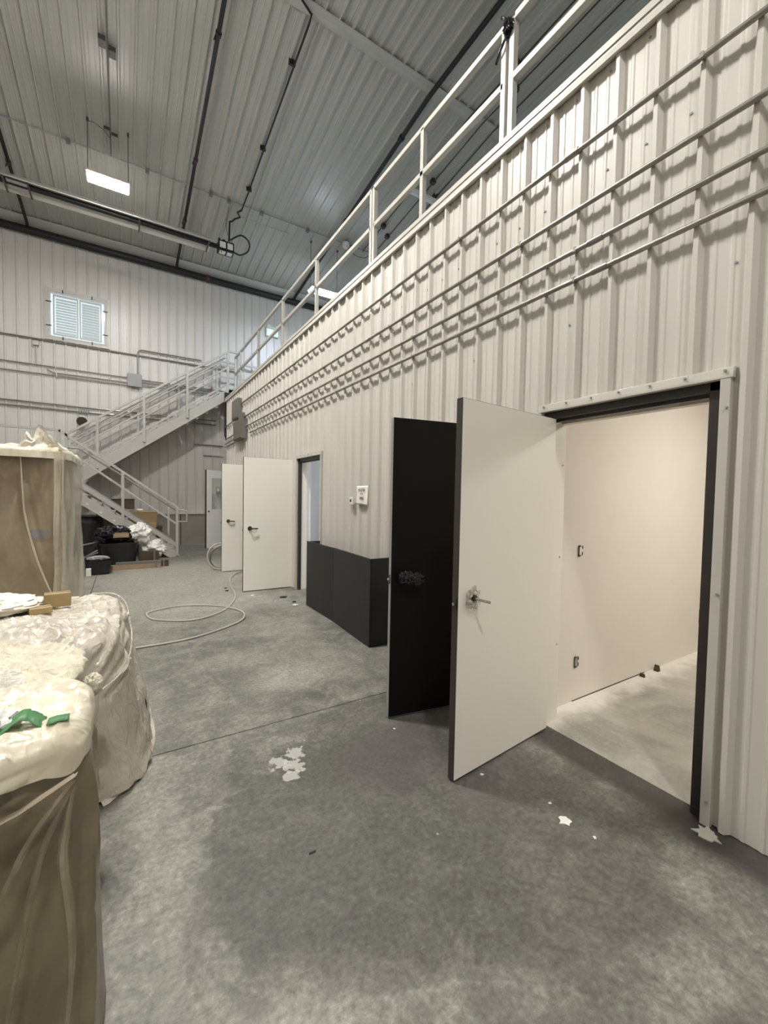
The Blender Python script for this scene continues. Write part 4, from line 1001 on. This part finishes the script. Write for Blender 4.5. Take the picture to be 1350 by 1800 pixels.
# standing tuft of sheeting on top
mb = MB(); nn = 26
for j in range(9):
    for i in range(nn):
        u = i/(nn-1); v = j/8
        x = -1.00+.52*u; y = 5.40+.08*math.sin(u*11+v)*(1-v)+.05*math.sin(u*25)*v
        zt = .26*max(0, 1-abs(u-.52)/(.14 if u < .52 else .42))+.20*max(0, 1-abs(u-.33)/.12)
        mb.v.append((x+.02*noise.noise(Vector((u*9, v*3, 1))), y+.05*noise.noise(Vector((u*12, v*4, 2))), 1.93+zt*v*(1+.15*noise.noise(Vector((u*14, v, 0))))))
for j in range(8):
    for i in range(nn-1): a = j*nn+i; mb.f.append((a, a+1, a+nn+1, a+nn))
mb.build('loose_tuft', 'wrap_tuft', D, smooth=True, fix=False)
def curtain(name, path, z0, z1, amp, freq, seed, mat, parent, nz=40, lean=.03):
    P_ = smooth_path(path, 14); mb = MB(); m = len(P_)
    for i in range(nz+1):
        v = i/nz; z = z0+(z1-z0)*v
        for k, p in enumerate(P_):
            t = (P_[min(k+1, m-1)]-P_[max(k-1, 0)]).normalized(); n_ = Vector((t.y, -t.x, 0)); a = k/m*freq
            w_ = amp*(math.sin(a*6.28+1.2*noise.noise(Vector((a*2, z*1.5, seed)))*3)+.6*noise.noise(Vector((a*3, z*2, seed+4))))*(.5+.5*(1-v))+lean*(1-v)**2
            mb.v.append((p.x+n_.x*w_, p.y+n_.y*w_, z))
    for i in range(nz):
        for k in range(m-1): a = i*m+k; mb.f.append((a, a+1, a+m+1, a+m))
    return mb.build(name, mat, parent, smooth=True, fix=False)
curtain('side_sheet', [(-.60, 5.325, 0), (-.56, 5.30, 0), (-.525, 5.36, 0), (-.505, 5.8, 0), (-.50, 6.4, 0), (-.505, 7.15, 0)], .012, 1.90, .030, 4, 3, 'wrap_d_milky', D)
def ribbon(pts, wd, parent, mat='wrap_d_milky'):
    P_ = smooth_path(pts, 8); mb = MB(); m = len(P_)-1
    for k, p in enumerate(P_):
        w_ = wd*(.35+.65*math.sin(math.pi*k/m))*(1+.3*noise.noise(Vector((k*.3, 1, wd*90))))
        mb.v += [(p.x-w_, p.y+.004, p.z), (p.x-w_*.3, p.y-.014, p.z), (p.x+w_*.4, p.y-.010, p.z), (p.x+w_, p.y+.006, p.z)]
    for k in range(m):
        for i in range(3): a = 4*k+i; mb.f.append((a, a+1, a+5, a+4))
    return mb.build('sheeting_fold', mat, parent, smooth=True, fix=False)
ribbon([(-.86, 5.305, 1.84), (-.85, 5.30, 1.55), (-.83, 5.295, 1.25), (-.75, 5.29, .85), (-.64, 5.285, .50), (-.56, 5.28, .38)], .011, D)
# C: middle load
Cc = thing('wrapped_pallet', 'sheeted pallet load with two small cartons on top', 'wrapped load', (-.6, 3.0, 0), 'plastic wrapped loads on the left')
pallet(Cc, -1.12, .02, 2.48, 3.50)
drape('sheeting', 'wrap_c', -1.20, .000, 2.44, 3.60, .015, .80, Cc, flare=.20, fexp=1.0, rnd=.10, n=4.2, nu=420, nv=170, amp=.014, amp_top=.020, pf=4.0, seed=3.0, hem=.10, lumps=((-.50, 2.75, .25, .03),), top_freq=5,
      folds=(([(-.05, 3.3, .80), (-.03, 3.0, .79), (-.04, 2.72, .78), (-.09, 2.52, .68), (-.14, 2.40, .58)], .026, .016), ([(.0, 3.2, .75), (.02, 2.9, .66), (.0, 2.62, .60), (-.06, 2.45, .52)], .028, .014),
             ([(-.20, 3.0, .80), (-.26, 2.8, .80), (-.36, 2.6, .80)], .02, .014), ([(-.10, 2.9, .80), (-.19, 2.65, .80), (-.24, 2.5, .76)], .022, .014), ([(-.4, 3.0, .8), (-.45, 2.8, .8), (-.55, 2.6, .8)], .02, .016),
             ([(.06, 3.0, .45), (.10, 2.85, .30), (.10, 2.6, .16)], .015, .03), ([(.04, 3.3, .5), (.10, 3.2, .3), (.12, 3.1, .1)], .018, .03)))
# glossy overlying film with its rolled lip on the near right shoulder
def film_patch(name, corners, parent, mat, amp=.012, n_=28, seed=0, arch=.0):
    a, b, c, d = [Vector(q) for q in corners]; mb = MB()
    nrm = (b-a).cross(d-a).normalized()
    for j in range(n_+1):
        for i in range(n_+1):
            u, v = i/n_, j/n_; p = (a*(1-u)+b*u)*(1-v)+(d*(1-u)+c*u)*v
            k = noise.noise(Vector((u*5+seed, v*3, seed))); p = p+nrm*(amp*(1-min(1, abs(k)*4))+arch*math.sin(math.pi*u)*math.sin(math.pi*v)); mb.v.append(tuple(p))
    for j in range(n_):
        for i in range(n_): q = j*(n_+1)+i; mb.f.append((q, q+1, q+n_+2, q+n_+1))
    return mb.build(name, mat, parent, smooth=True, fix=False)
lip = smooth_path([(-.20, 3.52, .805), (-.07, 3.47, .80), (.0, 3.30, .765), (.020, 3.10, .71), (.030, 2.9, .65), (.015, 2.7, .60), (-.03, 2.52, .57), (-.10, 2.42, .55)], 6)
MB().tube(lip, .0045, 8).build('film_lip', 'wrap_clear', Cc, smooth=True)
# hem folds at the foot
hem = smooth_path([(-.10, 2.39, .05), (.04, 2.52, .05), (.11, 2.75, .06), (.13, 3.0, .07), (.12, 3.3, .06)], 6)
mb = MB()
for k, p in enumerate(hem):
    for (off, z) in ((.0, .17), (.022, .09), (.010, .035), (.045, .004)):
        q = Vector(p); dirn = Vector((q.x+.5, q.y-3.0, 0)).normalized(); wv = .012*noise.noise(Vector((k*.5, z*9, 0)))
        mb.v.append((q.x-.02+dirn.x*(off+wv), q.y+dirn.y*(off+wv), z+.015*math.sin(k*.7)*(z > .02)))
for k in range(len(hem)-1):
    for i in range(3): a = k*4+i; mb.f.append((a, a+1, a+5, a+4))
mb.build('hem_fold', 'wrap_c', Cc, smooth=True, fix=False)
fleece = blob('fleece_blanket', (-.74, 3.14, .86), (.32, .24, .055), 'fleece', None, .22, 3.0, 6, 70, 36, flat=.80, ridge=False); tag(fleece, 'crumpled white fleece lying on the middle wrapped load', 'blanket')
f2 = blob('fleece_scrap', (-.46, 3.17, .845), (.065, .06, .028), 'fleece', None, .45, 3.0, 11, 40, 20, flat=.80, ridge=False); tag(f2, 'small white fleece scrap beside the two cartons', 'blanket')
def obox(name, c, size, rz, mat, label, cat_, group=None, seam=True, tilt=0):
    t = thing(name, label, cat_, (0, 0, 0), group); t.location = c; t.rotation_euler = (tilt, 0, rz)
    def bb(q, m_, nm, p=t, bev=.002):
        mb = MB().box(*q); me = bpy.data.meshes.new(nm); me.from_pydata(mb.v, [], mb.f); me.materials.append(MAT[m_]); o = bpy.data.objects.new(nm, me); C.collection.objects.link(o); o.parent = p
        if bev: md = o.modifiers.new('b', 'BEVEL'); md.width = bev; md.segments = 2
        return o
    sx, sy, sz = size
    bb((-sx/2, sx/2, -sy/2, sy/2, 0, sz), mat, 'carton_body', bev=min(.004, sz*.1))
    if seam:
        bb((-sx/2-.001, sx/2+.001, -.002, .002, sz*.3, sz+.0015), 'card_dark', 'flap_seam', bev=0)
    return t
obox('small_carton', (-.350, 3.16, .820), (.130, .07, .082), .12, 'card_gold', 'upper of two small brown cartons on the middle wrapped load', 'carton', 'small cartons on the middle load')
obox('small_carton', (-.410, 3.00, .826), (.10, .075, .034), .25, 'card_gold', 'lower flat small brown carton in front of the upright one', 'carton', 'small cartons on the middle load')

# B: fleece topped load
B = thing('fleece_topped_load', 'carton load under a thick cream fleece pad behind the nearest load', 'wrapped load', (-.6, 2.0, 0), 'plastic wrapped loads on the left')
MB().box(-1.05, -.19, 1.78, 2.30, .002, .76).build('carton', 'card_dark', B, bevel=.01)
MB().box(-1.05, -.185, 1.775, 1.79, .40, .77).build('flap', 'card', B)
drape('fleece_pad', 'wrap_b', -1.12, -.145, 1.76, 2.33, .790, .868, B, flare=-.05, rnd=.035, n=3.0, nu=360, nv=130, amp=.010, amp_top=.012, pf=9, seed=6.0, tilt=(-.05, .02), top_freq=11)
MB().tube([(-.20, 2.13, .69), (-.105, 2.12, .70)], .042, 20).build('fleece_roll', 'wrap_b', B, smooth=True)
blob('fleece_roll_end', (-.118, 2.12, .70), (.032, .040, .044), 'wrap_b', B, .25, 3, 2)
film_patch('plastic_sheet', [(-.75, 1.70, .895), (-.26, 1.70, .872), (-.32, 1.90, .890), (-.70, 1.95, .905)], B, 'wrap_clear', .012, seed=4)

# A: nearest load
A = thing('wrapped_drum_load', 'nearest load, cream sheeting over a boxy stack with green tape', 'wrapped load', (-.6, 1.3, 0), 'plastic wrapped loads on the left')
MB().box(-1.02, -.16, 1.29, 1.52, .002, .78).build('carton', 'card_dark', A, bevel=.02)
drape('folded_bundle', 'wrap_a', -1.12, -.079, 1.168, 1.605, .862, .935, A, flare=.0, rnd=.045, n=4.8, nu=520, nv=150, amp=.005, amp_top=.007, pf=8, seed=12.0, hem=.055, tilt=(.035, 0), top_freq=9,
      folds=(([(-.30, 1.165, .85), (-.2, 1.165, .875), (-.10, 1.17, .90)], .010, .008), ([(-.12, 1.25, .92), (-.17, 1.38, .93), (-.20, 1.50, .93)], .012, .010), ([(-.20, 1.28, .93), (-.24, 1.40, .935), (-.23, 1.52, .93)], .014, .009),
             ([(-.10, 1.45, .92), (-.16, 1.50, .93), (-.25, 1.56, .93)], .014, .009), ([(-.10, 1.30, .92), (-.13, 1.36, .93), (-.12, 1.5, .93)], .008, .008)), lumps=((-.17, 1.52, .05, .014), (-.30, 1.47, .10, .02)))
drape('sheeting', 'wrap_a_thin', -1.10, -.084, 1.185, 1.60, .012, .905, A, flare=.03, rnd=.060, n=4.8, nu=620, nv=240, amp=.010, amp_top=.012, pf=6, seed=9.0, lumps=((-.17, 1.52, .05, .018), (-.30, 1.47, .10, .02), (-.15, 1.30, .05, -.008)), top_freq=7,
      folds=(([(-.232, 1.18, .885), (-.174, 1.18, .885), (-.124, 1.19, .878), (-.098, 1.20, .865)], .012, .016),
             ([(-.092, 1.19, .875), (-.185, 1.17, .836), (-.25, 1.165, .815), (-.40, 1.165, .76)], .022, .012),
             ([(-.098, 1.18, .86), (-.1755, 1.165, .761), (-.215, 1.16, .675), (-.26, 1.16, .60)], .020, .011),
             ([(-.10, 1.18, .86), (-.156, 1.165, .727), (-.192, 1.16, .559), (-.225, 1.155, .34)], .018, .010),
             ([(-.10, 1.185, .87), (-.114, 1.17, .80), (-.126, 1.165, .685), (-.113, 1.16, .543), (-.130, 1.155, .25)], .024, .010),
             ([(-.085, 1.25, .87), (-.075, 1.30, .70), (-.078, 1.28, .45)], .012, .014), ([(-.085, 1.40, .87), (-.075, 1.44, .70), (-.078, 1.42, .45)], .012, .016),
             ([(-.12, 1.25, .92), (-.17, 1.38, .925), (-.20, 1.50, .925)], .010, .012), ([(-.20, 1.28, .925), (-.24, 1.40, .925), (-.23, 1.52, .925)], .012, .010), ([(-.14, 1.45, .92), (-.18, 1.50, .925), (-.25, 1.56, .925)], .012, .010)))
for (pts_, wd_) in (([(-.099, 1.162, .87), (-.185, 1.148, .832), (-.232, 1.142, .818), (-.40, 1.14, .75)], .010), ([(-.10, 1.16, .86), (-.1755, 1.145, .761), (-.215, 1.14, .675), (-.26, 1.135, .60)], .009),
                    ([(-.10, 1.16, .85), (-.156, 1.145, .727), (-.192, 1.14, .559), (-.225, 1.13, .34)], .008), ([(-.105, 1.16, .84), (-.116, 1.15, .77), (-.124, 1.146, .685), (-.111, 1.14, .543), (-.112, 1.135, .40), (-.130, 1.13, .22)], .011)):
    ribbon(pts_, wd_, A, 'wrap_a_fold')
film_patch('plastic_sheet', [(-.60, 1.33, .945), (-.20, 1.36, .940), (-.19, 1.50, .945), (-.55, 1.58, .955)], A, 'wrap_clear', .016, seed=7)
def tape(pts, w, label):
    mb = MB(); P_ = smooth_path(pts, 6)
    for k, p in enumerate(P_):
        j = .003*noise.noise(Vector((k*.9, 3, w*50)))
        mb.v += [(p.x+j*.5, p.y-w/2+j, p.z+.001), (p.x-j, p.y+w/2-j, p.z+.004)]
    for k in range(len(P_)-1): a = 2*k; mb.f.append((a, a+1, a+3, a+2))
    o = mb.build('green_tape', 'green_tape', A, smooth=True, fix=False); md = o.modifiers.new('s', 'SOLIDIFY'); md.thickness = .002
    o['label'] = label
tape([(-.29, 1.265, .935), (-.25, 1.275, .952), (-.215, 1.30, .970), (-.185, 1.29, .958), (-.17, 1.28, .946)], .055, 'larger torn green tape strip')
tape([(-.162, 1.262, .957), (-.142, 1.264, .959), (-.120, 1.268, .956)], .028, 'small green tape strip')
cb = blob('crumpled_tissue', (-.262, 1.325, .955), (.035, .04, .022), 'bag_white', None, .6, 3, 13, 30, 16, flat=.93); tag(cb, 'crumpled white tissue beside the larger green tape', 'tissue')

# ------------------------------------------------------------ junk pile under the stairs
def tub(name, c, lx, ly, h, label, rz=0, taper=.86, mat='black_plastic'):
    t = thing(name, label, 'bin', c); t.rotation_euler = (0, 0, rz)
    def ring(sx, sy, z, n_=28, e=5):
        out = []
        for j in range(n_):
            a_ = 2*math.pi*j/n_; cc, ss = math.cos(a_), math.sin(a_)
            out.append((math.copysign(abs(cc)**(2/e), cc)*sx/2, math.copysign(abs(ss)**(2/e), ss)*sy/2, z))
        return out
    def shell(rings, nm, m_, par):
        mb = MB(); n_ = len(rings[0])
        for r_ in rings: mb.v += r_
        for i in range(len(rings)-1):
            for j in range(n_): a_ = i*n_+j; b_ = i*n_+(j+1) % n_; mb.f.append((a_, b_, b_+n_, a_+n_))
        mb.f.append(tuple(range(n_)))
        me = bpy.data.meshes.new(nm); me.from_pydata(mb.v, [], mb.f); me.materials.append(MAT[m_])
        me.polygons.foreach_set('use_smooth', [True]*len(me.polygons)); 
        try: me.set_sharp_from_angle(angle=math.radians(40))
        except Exception: pass
        o = bpy.data.objects.new(nm, me); C.collection.objects.link(o); o.parent = par; return o
    shell([ring(lx*taper, ly*taper, .002), ring(lx*.93, ly*.93, h*.5), ring(lx, ly, h), ring(lx*.95, ly*.95, h), ring(lx*.82, ly*.82, .03)], 'tub_body', mat, t)
    shell([ring(lx*1.02, ly*1.02, h-.03), ring(lx*1.06, ly*1.06, h-.03), ring(lx*1.06, ly*1.06, h+.005), ring(lx*.98, ly*.98, h+.005)], 'rim', mat, t)
    return t
tub('storage_tub', (-.43, 9.25, 0), .42, .36, .24, 'small black plastic tub in front of the rubbish pile')
blob('rag', (-.43, 9.23, .29), (.14, .10, .035), 'grey_box', None, .6, 3, 14); tag(bpy.context.scene.objects['rag'], 'grey rag lying in the small black tub', 'rag')
tub('rubbish_bin', (-.10, 9.85, 0), .62, .55, .50, 'large black bin heaped with rubbish under the stairs')
o = blob('rubbish_bag', (-.20, 9.90, .66), (.27, .24, .15), 'bag_black', None, .45, 3, 21, 50, 26, flat=.508); tag(o, 'black rubbish bag bulging out of the large bin', 'bag')
t = thing('wood_offcut', 'brown wooden block lying on top of the rubbish bag', 'wood', (-.05, 9.72, .62)); MB().box(-.20, .06, 9.60, 9.70, .62, .69).build('block', 'wood', t, bevel=.004); MB().box(-.18, .05, 9.60, 9.67, .691, .712).build('strip', 'card', t)
o = blob('white_plastic_bundle', (.25, 9.98, .66), (.20, .18, .20), 'bag_white', None, .55, 2.2, 31, 60, 34, ridge=False); tag(o, 'crumpled white plastic bundle on top of the pile', 'plastic')
o = blob('white_plastic_trail', (.50, 10.1, .32), (.24, .22, .18), 'bag_white', None, .55, 2.4, 33, 60, 34, flat=.06, ridge=False); tag(o, 'white plastic spilling down the right of the pile', 'plastic')
planks = [((-.25, 9.48, .002), (.86, .10, .09), .0, 'wood', 'pale timber beam lying lowest at the front of the pile'),
          ((-.16, 9.49, .094), (.78, .12, .045), .0, 'enclosure', 'grey board lying on the pale timber beam'),
          ((.23, 9.72, .002), (.36, .20, .30), .0, 'card_dark', 'brown strapped box on the right of the pile'),
          ((.62, 9.62, .002), (.14, .10, .12), -.1, 'card_dark', 'dark short board at the right end of the pile')]
for (c, s, rz, m_, lb) in planks:
    t = thing('scrap_board', lb, 'board', (c[0]+s[0]/2, c[1]+s[1]/2, c[2]), 'boards in the rubbish pile'); t.rotation_euler = (0, 0, rz)
    for (nm, q, mm) in (('board', (-s[0]/2, s[0]/2, -s[1]/2, s[1]/2, 0, s[2]), m_), ('end_band', (s[0]/2-.10, s[0]/2-.07, -s[1]/2-.003, s[1]/2+.003, .002, s[2]+.003), 'enclosure')):
        mb = MB().box(*q); me = bpy.data.meshes.new(nm); me.from_pydata(mb.v, [], mb.f); me.materials.append(MAT[mm]); o = bpy.data.objects.new(nm, me); C.collection.objects.link(o); o.parent = t
bars = [((-1.05, 9.75, .40), (-.46, 9.95, .52)), ((-1.05, 9.70, .33), (-.46, 9.88, .43)), ((-.98, 9.56, .12), (-.45, 9.68, .34)), ((-.98, 9.62, .30), (-.47, 9.70, .10)), ((-.95, 9.50, .10), (-.45, 9.55, .40)), ((-.98, 9.66, .04), (-.45, 9.74, .05))]
for i, (a_, b_) in enumerate(bars):
    o = MB().bar(a_, b_, .035, .02).build('metal_channel', 'galv' if i % 2 == 0 else 'dark_metal'); tag(o, 'thin metal channel poking left out of the pile, %s of six' % ('topmost', 'second', 'third', 'fourth', 'fifth', 'lowest')[i], 'metal strip', 'metal strips in the rubbish pile')
o = MB().box(-.60, -.52, 8.98, 9.06, .001, .14).build('white_cup', 'white_plastic', bevel=.01); tag(o, 'small white container on the floor left of the black tub', 'container')
tp = thing('shade_stack', 'added black mass standing in for the shade under the stair landing', 'shade_mass')  # black mass added in place of the shade below the landing
drape('shade_mass', 'shade_mass', -1.60, -.45, 10.98, 11.78, .01, .92, tp, flare=.03, rnd=.1, n=4, nu=120, nv=50, amp=.03, amp_top=.03, pf=4, seed=15)
# storage behind the stairs
t = thing('wall_switch', 'small pale switch box seen through the white door glass', 'electrical box', (2.36, YB-.05, 1.62)); MB().box(2.30, 2.42, YB-.09, YB-.031, 1.54, 1.70).build('box', 'grey_box', t, bevel=.008); MB().box(2.33, 2.39, YB-.095, YB-.09, 1.58, 1.66).build('plate', 'white_plastic', t)
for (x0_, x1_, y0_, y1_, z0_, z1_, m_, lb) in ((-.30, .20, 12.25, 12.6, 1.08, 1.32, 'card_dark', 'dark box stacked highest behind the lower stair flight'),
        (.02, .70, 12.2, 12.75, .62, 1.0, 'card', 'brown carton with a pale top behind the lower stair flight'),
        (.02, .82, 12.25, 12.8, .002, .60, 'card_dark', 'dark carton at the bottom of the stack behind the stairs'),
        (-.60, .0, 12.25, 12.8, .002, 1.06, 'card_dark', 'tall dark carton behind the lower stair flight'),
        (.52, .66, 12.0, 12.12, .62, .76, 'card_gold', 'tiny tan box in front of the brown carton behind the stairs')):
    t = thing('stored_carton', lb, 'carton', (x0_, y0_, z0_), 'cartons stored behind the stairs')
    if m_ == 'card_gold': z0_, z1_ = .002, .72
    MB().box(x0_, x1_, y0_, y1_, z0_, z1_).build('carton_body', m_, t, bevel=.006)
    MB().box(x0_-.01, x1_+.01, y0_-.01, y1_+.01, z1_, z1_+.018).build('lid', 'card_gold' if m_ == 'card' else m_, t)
o = blob('paper_scrap', (.32, 12.45, 1.05), (.07, .05, .03), 'bag_white', None, .5, 3, 41, 20, 12, flat=1.019); tag(o, 'scrap of white paper on the brown carton behind the stairs', 'paper')

# ------------------------------------------------------------ floor scraps
def flake(name, cx, cy, r, label, mat='chip', seed=0, th=.003, n_=14, el=1.0):
    rnd_ = random.Random(seed); pts = []
    for k in range(n_):
        a_ = 2*math.pi*k/n_; q = r*rnd_.uniform(.55, 1.15); pts.append((cx+q*math.cos(a_)*el, cy+q*math.sin(a_)))
    o = MB().prism(pts, 'z', .0008, th).build(name, mat); tag(o, label, 'scrap', 'scraps on the floor'); return o
flake('paint_flake', 1.76, 1.163, .030, 'largest white paint flake on the floor before the doorway', seed=3, el=1.2)
flake('paint_flake', 1.80, 1.27, .010, 'small white flake just beyond the largest flake', seed=4)
flake('paint_flake', 1.79, 1.03, .008, 'small white flake nearer than the largest flake', seed=5)
flake('torn_scrap', 2.255, .775, .055, 'pale torn scrap at the foot of the right door jamb', 'scrap', seed=8, th=.006, n_=18)
flake('paint_flake', 1.66, 1.60, .012, 'white flake on the floor under the open near door', seed=9)
flake('paint_flake', 1.49, 2.22, .008, 'tiny white flake by the bottom of the black door', seed=10)
for i, (x, y, r, m_) in enumerate(((1.98, 5.95, .05, 'rubber'), (2.03, 5.62, .03, 'rubber'), (1.98, 5.45, .04, 'chip'), (1.60, 6.25, .03, 'chip'), (1.34, 6.75, .025, 'rubber'), (1.36, 6.95, .02, 'rubber'))):
    flake('floor_debris', x, y, r, ('curled dark offcut', 'smaller dark crumb', 'pale sliver', 'white crumb', 'dark crumb', 'farther dark crumb')[i]+' on the floor '+('near the black guard corner' if i < 3 else 'by the open middle door'), m_, 20+i, .012)
o = MB().box(.655, .685, 1.60, 1.607, .0005, .004).build('dark_staple', 'rubber'); tag(o, 'tiny dark staple on the lower floor area', 'scrap')
